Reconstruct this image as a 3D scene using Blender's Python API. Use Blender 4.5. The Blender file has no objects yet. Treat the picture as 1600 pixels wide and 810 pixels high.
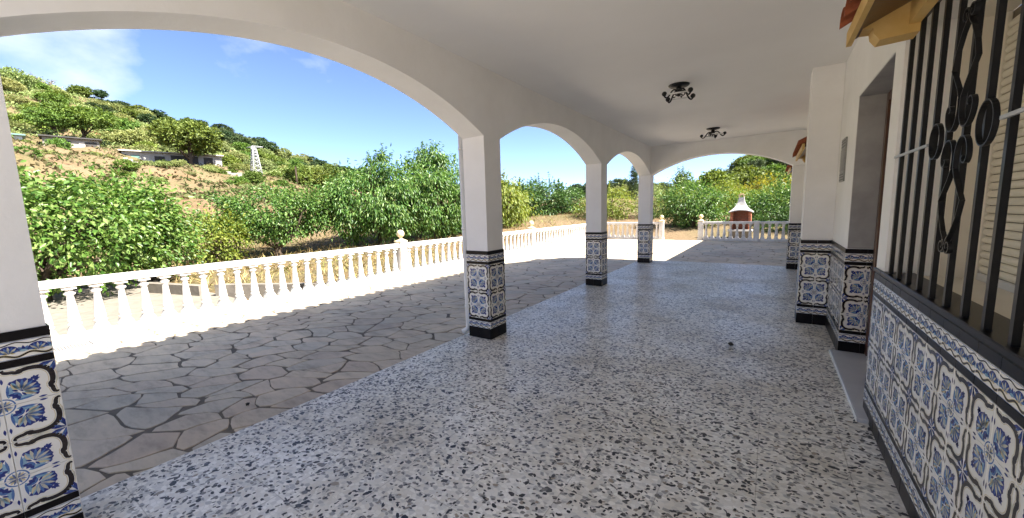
import bpy, math, random
import numpy as np
from mathutils import Matrix, Vector
random.seed(7); rng = np.random.default_rng(11)
R = math.radians
scene = bpy.context.scene
col = scene.collection

# ------------------------------------------------------------------ camera
F_PX, YAW, PITCH, ROLL, CAM_H = 601.6, -0.5919, 0.1241, -0.0277, 1.3865
_cy, _sy = math.cos(YAW), math.sin(YAW)
FW = np.array([_sy*math.cos(PITCH), _cy*math.cos(PITCH), -math.sin(PITCH)])
_r0 = np.array([_cy, -_sy, 0.0]); _u0 = np.cross(_r0, FW)
RT = math.cos(ROLL)*_r0 + math.sin(ROLL)*_u0
UP = -math.sin(ROLL)*_r0 + math.cos(ROLL)*_u0
cam_d = bpy.data.cameras.new('camera'); cam = bpy.data.objects.new('camera', cam_d); col.objects.link(cam)
cam_d.sensor_width = 36.0; cam_d.lens = F_PX/1600*36
cam_d.clip_start = 0.05; cam_d.clip_end = 3000
cam.matrix_world = Matrix(((RT[0], UP[0], -FW[0], 0), (RT[1], UP[1], -FW[1], 0), (RT[2], UP[2], -FW[2], CAM_H), (0, 0, 0, 1)))
scene.camera = cam
def ray(px, py):
    return FW + (px-800)/F_PX*RT - (py-405)/F_PX*UP

# ------------------------------------------------------------------ light
SUN = Vector((1.0, 0.15, 1.15)).normalized()
SKY_STRENGTH, SUN_STRENGTH, EXPOSURE = 0.05, 2.4, 3.2
world = bpy.data.worlds.new('World'); scene.world = world; world.use_nodes = True
wn, wl = world.node_tree.nodes, world.node_tree.links
wn.clear()
sky = wn.new('ShaderNodeTexSky'); sky.sky_type = 'NISHITA'; sky.sun_disc = False
sky.sun_elevation = math.asin(SUN.z); sky.sun_rotation = math.atan2(SUN.x, SUN.y)
sky.altitude = 600; sky.air_density = 0.39; sky.dust_density = 0.7; sky.ozone_density = 1.5
bg = wn.new('ShaderNodeBackground'); bg.inputs['Strength'].default_value = SKY_STRENGTH
wo = wn.new('ShaderNodeOutputWorld')
tc = wn.new('ShaderNodeTexCoord')
mp = wn.new('ShaderNodeMapping'); mp.inputs['Scale'].default_value = (1, 1, 1.7)
nz = wn.new('ShaderNodeTexNoise'); nz.inputs['Scale'].default_value = 4.2; nz.inputs['Detail'].default_value = 8; nz.inputs['Roughness'].default_value = .55
rp = wn.new('ShaderNodeValToRGB'); rp.color_ramp.elements[0].position = .60; rp.color_ramp.elements[1].position = 1.0
rp.color_ramp.elements[1].color = (.9, .9, .9, 1)
mx = wn.new('ShaderNodeMix'); mx.data_type = 'RGBA'; mx.inputs['B'].default_value = (3.2, 3.35, 3.55, 1)
wl.new(tc.outputs['Generated'], mp.inputs['Vector']); wl.new(mp.outputs['Vector'], nz.inputs['Vector'])
acc = nz.outputs['Fac']
# soft cloud banks in several parts of the sky, one of them over the hill
_c0 = ray(35, 95); _c0 = _c0/np.linalg.norm(_c0)
for (dx, dy, dz, wid) in ((*_c0, 10.5), (-.55, -.75, .38, 14), (.8, -.45, .4, 16), (.6, .75, .5, 13), (-.1, -.6, .8, 12)):
    L_ = math.sqrt(dx*dx+dy*dy+dz*dz)
    dt = wn.new('ShaderNodeVectorMath'); dt.operation = 'DOT_PRODUCT'; dt.inputs[1].default_value = (dx/L_, dy/L_, dz/L_)
    wl.new(tc.outputs['Generated'], dt.inputs[0])
    mr = wn.new('ShaderNodeMapRange'); mr.interpolation_type = 'SMOOTHSTEP'; mr.inputs['From Min'].default_value = math.cos(R(wid)); mr.inputs['From Max'].default_value = math.cos(R(wid*.25)); mr.inputs['To Max'].default_value = .31
    wl.new(dt.outputs['Value'], mr.inputs['Value'])
    ad = wn.new('ShaderNodeMath'); ad.operation = 'ADD'; wl.new(acc, ad.inputs[0]); wl.new(mr.outputs[0], ad.inputs[1]); acc = ad.outputs[0]
wl.new(acc, rp.inputs['Fac']); wl.new(rp.outputs['Color'], mx.inputs['Factor'])
wl.new(sky.outputs['Color'], mx.inputs['A']); wl.new(mx.outputs['Result'], bg.inputs['Color'])
wl.new(bg.outputs['Background'], wo.inputs['Surface'])
sun_d = bpy.data.lights.new('sun', 'SUN'); sun_d.energy = SUN_STRENGTH; sun_d.angle = R(.53); sun_d.color = (1, .935, .855)
sun = bpy.data.objects.new('sun', sun_d); col.objects.link(sun)
sun.rotation_euler = SUN.to_track_quat('Z', 'Y').to_euler(); sun.location = (20, 3, 25)
vs = scene.view_settings
vs.view_transform = 'Standard'; vs.look = 'None'; vs.exposure = EXPOSURE; vs.gamma = 1.0; vs.use_curve_mapping = False
scene.render.engine = 'CYCLES'
scene.cycles.max_bounces = 10; scene.cycles.diffuse_bounces = 7; scene.cycles.transparent_max_bounces = 8
scene.cycles.use_denoising = True
try: scene.cycles.denoiser = 'OPENIMAGEDENOISE'
except Exception: pass
scene.cycles.sample_clamp_indirect = 6

# ------------------------------------------------------------------ materials
MATS = {}
def nodes_of(name):
    m = bpy.data.materials.new(name); m.use_nodes = True
    nt = m.node_tree; nt.nodes.clear()
    out = nt.nodes.new('ShaderNodeOutputMaterial')
    b = nt.nodes.new('ShaderNodeBsdfPrincipled'); nt.links.new(b.outputs[0], out.inputs['Surface'])
    MATS[name] = m
    return m, nt, b, out
def N(nt, t, **kw):
    n = nt.nodes.new(t)
    for k, v in kw.items(): setattr(n, k, v)
    return n
def ramp(nt, stops):
    r = nt.nodes.new('ShaderNodeValToRGB'); cr = r.color_ramp
    while len(cr.elements) < len(stops): cr.elements.new(.5)
    for e, (p, c) in zip(cr.elements, stops): e.position = p; e.color = (*c, 1)
    return r
def noise(nt, scale, detail=4, rough=.55, coord='Object'):
    t = N(nt, 'ShaderNodeTexCoord'); n = N(nt, 'ShaderNodeTexNoise')
    n.inputs['Scale'].default_value = scale; n.inputs['Detail'].default_value = detail; n.inputs['Roughness'].default_value = rough
    if coord == 'World':
        g = N(nt, 'ShaderNodeNewGeometry'); nt.links.new(g.outputs['Position'], n.inputs['Vector'])
    else: nt.links.new(t.outputs[coord], n.inputs['Vector'])
    return n
def mixc(nt, fac, a, b, mode='MIX'):
    m = N(nt, 'ShaderNodeMix', data_type='RGBA', blend_type=mode)
    for s, v in (('Factor', fac), ('A', a), ('B', b)):
        if hasattr(v, 'is_linked') or hasattr(v, 'links'): nt.links.new(v, m.inputs[s])
        elif s == 'Factor': m.inputs[s].default_value = v
        else: m.inputs[s].default_value = (*v, 1)
    return m.outputs['Result']
def bump(nt, b, src, strength, dist):
    u = N(nt, 'ShaderNodeBump'); u.inputs['Strength'].default_value = strength; u.inputs['Distance'].default_value = dist
    nt.links.new(src, u.inputs['Height']); nt.links.new(u.outputs['Normal'], b.inputs['Normal'])
def pm(name, c1, c2=None, scale=4, rough=.6, bump_s=0, bump_d=.002, bump_scale=60, spec=.5, coat=0, metal=0, objrand=0, coord='World', rough2=None):
    m, nt, b, out = nodes_of(name)
    c2 = c2 or c1
    n = noise(nt, scale, 5, .6, coord)
    r = ramp(nt, [(.32, c1), (.68, c2)]); nt.links.new(n.outputs['Fac'], r.inputs['Fac'])
    colr = r.outputs['Color']
    if objrand:
        oi = N(nt, 'ShaderNodeObjectInfo'); h = N(nt, 'ShaderNodeHueSaturation')
        mr = N(nt, 'ShaderNodeMapRange'); mr.inputs['To Min'].default_value = 1-objrand; mr.inputs['To Max'].default_value = 1+objrand
        nt.links.new(oi.outputs['Random'], mr.inputs['Value']); nt.links.new(mr.outputs[0], h.inputs['Value'])
        nt.links.new(colr, h.inputs['Color']); colr = h.outputs['Color']
    nt.links.new(colr, b.inputs['Base Color'])
    b.inputs['Roughness'].default_value = rough
    if rough2 is not None:
        mr = N(nt, 'ShaderNodeMapRange'); mr.inputs['From Min'].default_value = .3; mr.inputs['From Max'].default_value = .7
        mr.inputs['To Min'].default_value = rough; mr.inputs['To Max'].default_value = rough2
        nt.links.new(n.outputs['Fac'], mr.inputs['Value']); nt.links.new(mr.outputs[0], b.inputs['Roughness'])
    b.inputs['Specular IOR Level'].default_value = spec
    b.inputs['Coat Weight'].default_value = coat; b.inputs['Coat Roughness'].default_value = .08
    b.inputs['Metallic'].default_value = metal
    if bump_s:
        bn = noise(nt, bump_scale, 5, .6, coord); bump(nt, b, bn.outputs['Fac'], bump_s, bump_d)
    return m
pm('paint', (.84, .832, .81), (.775, .765, .74), 2.2, .75, .5, .006, 14, .3)
pm('ceiling_paint', (.85, .843, .82), (.80, .792, .77), .8, .8, .4, .006, 9, .25)
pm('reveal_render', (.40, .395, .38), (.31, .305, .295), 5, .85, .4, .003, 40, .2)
pm('white_cast', (.72, .71, .69), (.50, .475, .43), 5, .6, .3, .002, 60, .35)
pm('finial_stone', (.60, .47, .26), (.72, .62, .42), 14, .7, .4, .003, 50, .3)
pm('glaze_white', (.80, .78, .72), (.75, .73, .68), 10, .14, 0, spec=.45)
pm('glaze_black', (.006, .005, .005), (.010, .008, .008), 18, .32, 0, spec=.18)
pm('glaze_frame', (.016, .012, .014), (.034, .026, .022), 60, .16)
pm('glaze_yellow', (.56, .47, .24), (.66, .58, .38), 40, .14)
pm('glaze_navy', (.020, .028, .15), (.040, .058, .24), 60, .14)
pm('glaze_blue', (.05, .105, .31), (.10, .20, .41), 50, .14)
pm('glaze_sky', (.16, .31, .46), (.28, .43, .53), 50, .14)
pm('glaze_pale', (.56, .54, .40), (.48, .47, .42), 50, .14)
pm('grout', (.52, .51, .48), (.40, .39, .37), 30, .8)
pm('mortar', (.19, .16, .122), (.14, .118, .09), 12, .9, .6, .006, 70, .2)
pm('threshold_marble', (.56, .56, .56), (.50, .50, .505), 3, .25)
pm('wood', (.095, .035, .018), (.060, .022, .012), 9, .35, .3, .002, 40, coat=.2)
pm('iron', (.007, .007, .0075), (.012, .012, .0125), 30, .42, .3, .001, 120, .35)
pm('shutter', (.74, .69, .57), (.78, .73, .61), 3, .45)
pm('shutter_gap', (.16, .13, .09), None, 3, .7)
pm('cream_paint', (.76, .71, .60), (.70, .65, .54), 3, .7, .2, .003, 30, .3)
pm('ochre', (.56, .36, .11), (.64, .44, .17), 8, .6, .25, .002, 40, .3)
pm('terracotta', (.22, .060, .028), (.32, .10, .045), 14, .75, .4, .003, 60, .25)
pm('brick', (.40, .14, .08), (.52, .21, .13), 18, .85, .4, .003, 60, .2, objrand=.2)
pm('dark_brick', (.20, .075, .048), (.27, .105, .068), 12, .9, .4, .003, 60, .2)  # darker red brick for the back of the firebox
pm('concrete', (.24, .215, .175), (.17, .15, .125), 7, .9, .5, .006, 40, .2)
pm('bounce_paving', (.56, .51, .44), (.50, .45, .39), 3, .8, .5, .006, 40, .3)
pm('grate_metal', (.42, .41, .39), (.34, .33, .31), 30, .5, .2, .001, 60)
pm('plastic_white', (.76, .76, .74), (.70, .70, .68), 8, .4)
pm('plaque_metal', (.20, .20, .185), (.30, .295, .27), 35, .45, .3, .001, 80)
pm('plaque_dark', (.075, .072, .066), (.12, .115, .105), 60, .5)
pm('dropping', (.006, .006, .006), (.02, .018, .016), 60, .8)
pm('bark', (.105, .080, .058), (.055, .042, .032), 14, .95, .8, .01, 30, .1)
pm('bark_pale', (.22, .19, .15), (.13, .11, .09), 14, .95, .8, .01, 30, .1)
pm('steel', (.42, .43, .44), (.32, .33, .34), 2, .5)
pm('far_white', (.72, .71, .68), (.60, .59, .56), 1, .8)
pm('shaded_house_wall', (.40, .385, .36), (.32, .30, .28), 1, .85)  # white wall greyed to stand in for veranda and pine shade
pm('far_wall', (.36, .33, .28), (.25, .22, .18), 1.5, .9)
pm('far_dark', (.035, .033, .03), (.06, .055, .05), 1, .8)
pm('far_roof', (.50, .47, .42), (.40, .37, .33), 1, .9)
pm('far_green', (.10, .20, .17), (.14, .26, .22), 1, .7)
# flag stone: tone by piece, streaks inside it
def flag_mat(name, isl):
    m, nt, b, out = nodes_of(name)
    src = N(nt, 'ShaderNodeNewGeometry').outputs['Random Per Island'] if isl else N(nt, 'ShaderNodeObjectInfo').outputs['Random']
    rr = ramp(nt, [(0, (.57, .47, .33)), (.25, (.51, .45, .345)), (.5, (.60, .505, .37)), (.75, (.54, .435, .32)), (1, (.62, .515, .365))])
    nt.links.new(src, rr.inputs['Fac'])
    g = N(nt, 'ShaderNodeNewGeometry'); mpn = N(nt, 'ShaderNodeMapping'); mpn.inputs['Scale'].default_value = (1, 3.4, 1); mpn.inputs['Rotation'].default_value = (0, 0, .5)
    nt.links.new(g.outputs['Position'], mpn.inputs['Vector'])
    n1 = N(nt, 'ShaderNodeTexNoise'); n1.inputs['Scale'].default_value = 2.6; n1.inputs['Detail'].default_value = 8; n1.inputs['Roughness'].default_value = .68
    nt.links.new(mpn.outputs[0], n1.inputs['Vector'])
    r1 = ramp(nt, [(.28, (.62, .615, .61)), (.5, (1, 1, 1)), (.70, (1.16, 1.14, 1.10))]); nt.links.new(n1.outputs['Fac'], r1.inputs['Fac'])
    c = mixc(nt, 1.0, rr.outputs['Color'], r1.outputs['Color'], 'MULTIPLY')
    n2 = noise(nt, .55, 5, .6, 'World'); r2 = ramp(nt, [(.40, (1.05, 1.04, 1.02)), (.66, (.74, .75, .76))]); nt.links.new(n2.outputs['Fac'], r2.inputs['Fac'])
    c = mixc(nt, 1.0, c, r2.outputs['Color'], 'MULTIPLY')
    nt.links.new(c, b.inputs['Base Color']); b.inputs['Roughness'].default_value = .62; b.inputs['Specular IOR Level'].default_value = .35
    bump(nt, b, n1.outputs['Fac'], .5, .012)
flag_mat('flagstone', False); flag_mat('flagstone_far', True)
# terrazzo
m, nt, b, out = nodes_of('terrazzo')
g = N(nt, 'ShaderNodeNewGeometry')
def voro(scale, feat, rnd=1.0):
    v = N(nt, 'ShaderNodeTexVoronoi', voronoi_dimensions='2D', feature=feat); v.inputs['Scale'].default_value = scale; v.inputs['Randomness'].default_value = rnd
    mpv = N(nt, 'ShaderNodeMapping'); mpv.inputs['Scale'].default_value = (1, 1.35, 1); mpv.inputs['Rotation'].default_value = (0, 0, .3)
    nt.links.new(g.outputs['Position'], mpv.inputs['Vector']); nt.links.new(mpv.outputs[0], v.inputs['Vector'])
    return v
v1 = voro(38, 'F1'); e1 = voro(38, 'DISTANCE_TO_EDGE')
sp = N(nt, 'ShaderNodeSeparateColor'); nt.links.new(v1.outputs['Color'], sp.inputs[0])
ch = ramp(nt, [(0, (.70, .68, .64)), (.2, (.60, .59, .565)), (.36, (.76, .745, .71)), (.54, (.46, .455, .445)), (.64, (.66, .635, .585)), (.78, (.80, .785, .755)), (.92, (.33, .33, .325)), (1, (.55, .51, .45))])
ch.color_ramp.interpolation = 'CONSTANT'
nt.links.new(sp.outputs[0], ch.inputs['Fac'])
er = ramp(nt, [(.03, (0, 0, 0)), (.11, (1, 1, 1))]); nt.links.new(e1.outputs['Distance'], er.inputs['Fac'])
nf = noise(nt, 160, 3, .6, 'World'); rf = ramp(nt, [(.3, (.58, .57, .54)), (.7, (.74, .73, .70))]); nt.links.new(nf.outputs['Fac'], rf.inputs['Fac'])
c = mixc(nt, er.outputs['Color'], rf.outputs['Color'], ch.outputs['Color'])
ns = noise(nt, 1.15, 6, .62, 'World'); rs = ramp(nt, [(.42, (1, 1, 1)), (.58, (.86, .83, .77)), (.72, (.62, .565, .475))]); nt.links.new(ns.outputs['Fac'], rs.inputs['Fac'])
STAIN = rs
c = mixc(nt, 1.0, c, rs.outputs['Color'], 'MULTIPLY')
# faint joints of the cast floor tiles
br = N(nt, 'ShaderNodeTexBrick'); br.offset = 0; br.inputs['Scale'].default_value = 1; br.inputs['Mortar Size'].default_value = .0026; br.inputs['Mortar Smooth'].default_value = .3
br.inputs['Brick Width'].default_value = .4; br.inputs['Row Height'].default_value = .4
br.inputs['Color1'].default_value = br.inputs['Color2'].default_value = (1, 1, 1, 1); br.inputs['Mortar'].default_value = (.42, .39, .35, 1)
nt.links.new(g.outputs['Position'], br.inputs['Vector'])
c = mixc(nt, .5, c, br.outputs['Color'], 'MULTIPLY')
c = mixc(nt, 1.0, c, (1.16, 1.145, 1.10), 'MULTIPLY')
nt.links.new(c, b.inputs['Base Color'])
rgh = N(nt, 'ShaderNodeMapRange'); rgh.inputs['From Min'].default_value = .3; rgh.inputs['From Max'].default_value = .7; rgh.inputs['To Min'].default_value = .28; rgh.inputs['To Max'].default_value = .5
nt.links.new(ns.outputs['Fac'], rgh.inputs['Value']); nt.links.new(rgh.outputs[0], b.inputs['Roughness']); b.inputs['Specular IOR Level'].default_value = .4
m, nt, b, out = nodes_of('dark_chip')
g = N(nt, 'ShaderNodeNewGeometry')
rr = ramp(nt, [(0, (.018, .018, .019)), (.35, (.032, .031, .032)), (.55, (.075, .072, .070)), (.72, (.15, .145, .138)), (.86, (.25, .235, .21)), (1, (.36, .30, .22))])
nt.links.new(g.outputs['Random Per Island'], rr.inputs['Fac']); nt.links.new(rr.outputs['Color'], b.inputs['Base Color']); b.inputs['Roughness'].default_value = .32
# ground
m, nt, b, out = nodes_of('soil')
n1 = noise(nt, .09, 8, .65, 'World'); r1 = ramp(nt, [(.34, (.155, .10, .055)), (.47, (.185, .135, .08)), (.58, (.13, .11, .055)), (.68, (.175, .09, .05))])
nt.links.new(n1.outputs['Fac'], r1.inputs['Fac'])
n2 = noise(nt, 7, 8, .75, 'World'); r2 = ramp(nt, [(.3, (.55, .53, .5)), (.5, (1, 1, 1)), (.7, (1.22, 1.2, 1.15))]); nt.links.new(n2.outputs['Fac'], r2.inputs['Fac'])
c = mixc(nt, 1.0, r1.outputs['Color'], r2.outputs['Color'], 'MULTIPLY'); nt.links.new(c, b.inputs['Base Color']); b.inputs['Roughness'].default_value = .95
b.inputs['Specular IOR Level'].default_value = .1
bump(nt, b, n2.outputs['Fac'], .8, .06)
def leafmat(name, cols, trans=.35, rough=.5, objrand=.0):
    m, nt, b, out = nodes_of(name)
    g = N(nt, 'ShaderNodeNewGeometry')
    k = len(cols); rr = ramp(nt, [(i/(k-1), c) for i, c in enumerate(cols)])
    nt.links.new(g.outputs['Random Per Island'], rr.inputs['Fac'])
    c = rr.outputs['Color']
    if objrand:
        oi = N(nt, 'ShaderNodeObjectInfo'); h = N(nt, 'ShaderNodeHueSaturation')
        mr = N(nt, 'ShaderNodeMapRange'); mr.inputs['To Min'].default_value = 1-objrand; mr.inputs['To Max'].default_value = 1+objrand
        mh = N(nt, 'ShaderNodeMapRange'); mh.inputs['To Min'].default_value = .475; mh.inputs['To Max'].default_value = .525
        wnz = N(nt, 'ShaderNodeTexWhiteNoise', noise_dimensions='1D')
        nt.links.new(oi.outputs['Random'], mr.inputs['Value']); nt.links.new(mr.outputs[0], h.inputs['Value'])
        nt.links.new(oi.outputs['Random'], wnz.inputs['W']); nt.links.new(wnz.outputs['Value'], mh.inputs['Value']); nt.links.new(mh.outputs[0], h.inputs['Hue'])
        nt.links.new(c, h.inputs['Color']); c = h.outputs['Color']
    nt.links.new(c, b.inputs['Base Color']); b.inputs['Roughness'].default_value = rough; b.inputs['Specular IOR Level'].default_value = .35
    t = N(nt, 'ShaderNodeBsdfTranslucent'); hs = N(nt, 'ShaderNodeHueSaturation'); hs.inputs['Value'].default_value = 1.5; hs.inputs['Saturation'].default_value = 1.1; hs.inputs['Hue'].default_value = .485
    nt.links.new(c, hs.inputs['Color']); nt.links.new(hs.outputs['Color'], t.inputs['Color'])
    ms = N(nt, 'ShaderNodeMixShader'); ms.inputs[0].default_value = trans
    nt.links.new(b.outputs[0], ms.inputs[1]); nt.links.new(t.outputs[0], ms.inputs[2]); nt.links.new(ms.outputs[0], out.inputs['Surface'])
leafmat('leaf_lemon', [(.034, .085, .014), (.068, .145, .024), (.105, .195, .036), (.155, .245, .055), (.23, .30, .10)], .32, .38)
leafmat('leaf_avocado', [(.030, .085, .018), (.056, .130, .028), (.088, .18, .036), (.13, .23, .052), (.20, .28, .085)], .34, .36)
leafmat('leaf_deep', [(0.035, 0.088, 0.022), (0.062, 0.131, 0.030), (0.106, 0.181, 0.043)], .25, .42)
leafmat('leaf_bright', [(0.108, 0.163, 0.025), (0.177, 0.229, 0.040), (0.253, 0.284, 0.057)], .36, .5)
leafmat('leaf_yellow', [(.20, .21, .03), (.28, .26, .04), (.15, .18, .03)], .36, .5)
leafmat('leaf_olive', [(0.170, 0.216, 0.072), (0.238, 0.277, 0.097), (0.290, 0.311, 0.119)], .25, .6, .22)
leafmat('leaf_pine', [(0.068, 0.120, 0.023), (0.124, 0.191, 0.034), (0.192, 0.263, 0.052)], .2, .55, .2)
leafmat('leaf_dark', [(0.031, 0.063, 0.022), (0.050, 0.091, 0.034), (0.077, 0.119, 0.045)], .15, .6, .2)
leafmat('terrace_weed', [(.11, .095, .04), (.16, .13, .065), (.10, .125, .04), (.08, .11, .03), (.15, .11, .06)], .15, .8)
leafmat('dry_grass', [(.36, .26, .12), (.44, .34, .17), (.28, .23, .09), (.20, .22, .06)], .2, .8)

# ------------------------------------------------------------------ mesh helpers
WLOC = {}
def link(o, parent=None, loc=(0, 0, 0)):
    """loc is a world position; parents are translated only (or the child is local when parent is rotated later)"""
    col.objects.link(o)
    p = WLOC.get(parent.name, Vector((0, 0, 0))) if parent else Vector((0, 0, 0))
    if parent: o.parent = parent
    o.location = Vector(loc)-p
    WLOC[o.name] = Vector(loc)
    return o
def tag(o, label=None, cat=None, group=None, kind=None):
    for k, v in (('label', label), ('category', cat), ('group', group), ('kind', kind)):
        if v: o[k] = v
    return o
def empty(name, loc, label, cat, group=None):
    o = bpy.data.objects.new(name, None); o.empty_display_size = .2
    link(o, None, loc); return tag(o, label, cat, group)
class MB:
    def __init__(s): s.v = []; s.f = []; s.m = []; s.sm = []
    def add(s, vs, fs, mi=0, smooth=False):
        k = len(s.v); s.v += [tuple(map(float, v)) for v in vs]
        for f in fs: s.f.append([k+i for i in f]); s.m.append(mi); s.sm.append(smooth)
    def box(s, x0, x1, y0, y1, z0, z1, mi=0):
        s.add([(x0, y0, z0), (x1, y0, z0), (x1, y1, z0), (x0, y1, z0), (x0, y0, z1), (x1, y0, z1), (x1, y1, z1), (x0, y1, z1)],
              [(0, 3, 2, 1), (4, 5, 6, 7), (0, 1, 5, 4), (1, 2, 6, 5), (2, 3, 7, 6), (3, 0, 4, 7)], mi)
    def bbox(s, x0, x1, y0, y1, z0, z1, c=.005, mi=0):
        """box with chamfered vertical and top edges"""
        c = min(c, (x1-x0)/3, (y1-y0)/3, (z1-z0)/3)
        def ring(i, z): return [(x0+i, y0+c+0*i, z), (x0+c, y0+i, z), (x1-c, y0+i, z), (x1-i, y0+c, z), (x1-i, y1-c, z), (x1-c, y1-i, z), (x0+c, y1-i, z), (x0+i, y1-c, z)]
        r = ring(0, z0)+ring(0, z1-c)+[(x0+c, y0+c, z1)]*0
        t = [(x0+c, y0+c*1.5, z1), (x0+c*1.5, y0+c, z1), (x1-c*1.5, y0+c, z1), (x1-c, y0+c*1.5, z1), (x1-c, y1-c*1.5, z1), (x1-c*1.5, y1-c, z1), (x0+c*1.5, y1-c, z1), (x0+c, y1-c*1.5, z1)]
        vs = r+t; fs = [tuple(range(7, -1, -1)), tuple(range(16, 24))]
        for k in (0, 8):
            for i in range(8): j = (i+1) % 8; fs.append((k+i, k+j, k+8+j, k+8+i))
        s.add(vs, fs, mi)
    def prism(s, poly, axis, a0, a1, mi=0, smooth=False):
        """poly: list of 2d points; axis 'x','y','z' extrusion from a0 to a1"""
        def P(p, a):
            return (a, p[0], p[1]) if axis == 'x' else (p[0], a, p[1]) if axis == 'y' else (p[0], p[1], a)
        n = len(poly); s.add([P(p, a0) for p in poly]+[P(p, a1) for p in poly],
            [tuple(range(n-1, -1, -1)), tuple(range(n, 2*n))]+[(i, (i+1) % n, n+(i+1) % n, n+i) for i in range(n)], mi, smooth)
    def lathe(s, prof, n=16, c=(0, 0, 0), mi=0, smooth=True, ph=0.0):
        vs = []; fs = []
        for (r, z) in prof:
            for i in range(n):
                a = 2*math.pi*i/n+ph; vs.append((c[0]+r*math.cos(a), c[1]+r*math.sin(a), c[2]+z))
        for k in range(len(prof)-1):
            for i in range(n): j = (i+1) % n; fs.append((k*n+i, k*n+j, (k+1)*n+j, (k+1)*n+i))
        fs.append(tuple(range(n-1, -1, -1))); fs.append(tuple((len(prof)-1)*n+i for i in range(n)))
        s.add(vs, fs, mi, smooth)
    def tube(s, pts, r, n=8, mi=0, smooth=True):
        pts = [Vector(p) for p in pts]; rs = r if isinstance(r, (list, tuple)) else [r]*len(pts)
        vs = []; fs = []; prev = None
        for i, p in enumerate(pts):
            t = (pts[min(i+1, len(pts)-1)]-pts[max(i-1, 0)])
            if t.length < 1e-9: t = Vector((0, 0, 1))
            t.normalize()
            if prev is None: a = t.orthogonal().normalized()
            else: a = (prev-t*prev.dot(t)); a = a.normalized() if a.length > 1e-6 else t.orthogonal().normalized()
            prev = a; b = t.cross(a)
            for k in range(n):
                an = 2*math.pi*k/n; vs.append(p+(a*math.cos(an)+b*math.sin(an))*rs[i])
        for i in range(len(pts)-1):
            for k in range(n): j = (k+1) % n; fs.append((i*n+k, i*n+j, (i+1)*n+j, (i+1)*n+k))
        fs.append(tuple(range(n-1, -1, -1))); fs.append(tuple((len(pts)-1)*n+k for k in range(n)))
        s.add(vs, fs, mi, smooth)
    def strap(s, pts, half, axis_vec, thick, mi=0):
        """flat bar: 2d path in 3d points, width along axis_vec (half each side), thickness in path plane"""
        pts = [Vector(p) for p in pts]; ax = Vector(axis_vec).normalized(); vs = []; fs = []; n = len(pts)
        for i, p in enumerate(pts):
            t = (pts[min(i+1, n-1)]-pts[max(i-1, 0)]).normalized(); nn = t.cross(ax).normalized()
            for (sa, sn) in ((-1, -1), (1, -1), (1, 1), (-1, 1)): vs.append(p+ax*half*sa+nn*thick/2*sn)
        for i in range(n-1):
            for k in range(4): j = (k+1) % 4; fs.append((i*4+k, i*4+j, i*4+4+j, i*4+4+k))
        fs.append((3, 2, 1, 0)); fs.append(tuple((n-1)*4+k for k in range(4)))
        s.add(vs, fs, mi)
    def mesh(s, name, mats):
        me = bpy.data.meshes.new(name); me.from_pydata(s.v, [], s.f)
        for m in (mats if isinstance(mats, (list, tuple)) else [mats]): me.materials.append(MATS[m])
        me.polygons.foreach_set('material_index', s.m); me.polygons.foreach_set('use_smooth', s.sm); me.update()
        return me
    def build(s, name, mats, parent=None, loc=(0, 0, 0), local=False):
        """vertices in world coordinates unless local; origin moved to loc"""
        if not local and tuple(loc) != (0, 0, 0): s.v = [(a-loc[0], b-loc[1], c-loc[2]) for a, b, c in s.v]
        return link(bpy.data.objects.new(name, s.mesh(name, mats)), parent, loc)
def np_mesh(name, V, Fq, mat, smooth=False):
    """V (n,3), Fq (m,k) constant polygon size"""
    me = bpy.data.meshes.new(name); k = Fq.shape[1]
    me.vertices.add(len(V)); me.vertices.foreach_set('co', V.astype(np.float32).ravel())
    me.loops.add(Fq.size); me.loops.foreach_set('vertex_index', Fq.astype(np.int32).ravel())
    me.polygons.add(len(Fq)); me.polygons.foreach_set('loop_start', np.arange(0, Fq.size, k, dtype=np.int32))
    try: me.polygons.foreach_set('loop_total', np.full(len(Fq), k, dtype=np.int32))
    except Exception: pass
    me.materials.append(MATS[mat]); me.update(calc_edges=True); me.validate()
    if smooth: me.polygons.foreach_set('use_smooth', np.ones(len(Fq), bool))
    return me
def inst(name, me, parent, ploc, mtx):
    """object with shared mesh, placed by a world matrix under a translated-only parent at ploc"""
    o = bpy.data.objects.new(name, me); col.objects.link(o)
    if parent: o.parent = parent
    o.matrix_basis = Matrix.Translation(-Vector(ploc)) @ mtx
    return o

# ------------------------------------------------------------------ terrain
PHI_T = [(-180, .06), (-120, .06), (-60, .09), (-20, .095), (-4, .09), (1, .088), (3, .068), (5, .042), (7, .026), (11, .022), (16, .027), (19, .032), (25, .026), (34, .022), (45, .05),
         (55, .092), (59.5, .108), (63.7, .128), (66, .15), (70, .172), (74, .186), (79, .208), (85, .232), (95, .255), (120, .22), (150, .12), (180, .06)]
_pp, _tt = np.array([p for p, t in PHI_T]), np.array([t for p, t in PHI_T])
_gr, _gg = np.array([0, 18, 32, 58, 86, 100, 112, 136, 163, 190]), np.array([0, .03, .20, .37, .50, .555, .61, .76, .89, 1.0])
def sstep(a, b, x):
    t = np.clip((x-a)/(b-a), 0, 1); return t*t*(3-2*t)
def terr(x, y):
    x = np.asarray(x, float); y = np.asarray(y, float)
    r = np.hypot(x, y); ph = np.degrees(np.arctan2(-x, y))
    T = np.interp(ph, _pp, _tt); gg = np.interp(r, _gr, _gg)
    z = 1.39 + np.minimum(r, 190)*T*gg - np.maximum(r-190, 0)*.12
    s = sstep(14, 36, r)
    wob = .5*np.sin(x*.21+1.3)*np.cos(y*.17)+.35*np.sin(x*.43+y*.31)+.2*np.sin(x*.9-y*.7)
    z = s*(z+wob*sstep(30, 60, r)*(1+T*5)) + (1-s)*(-.16)
    return np.maximum(z, -6)
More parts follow.
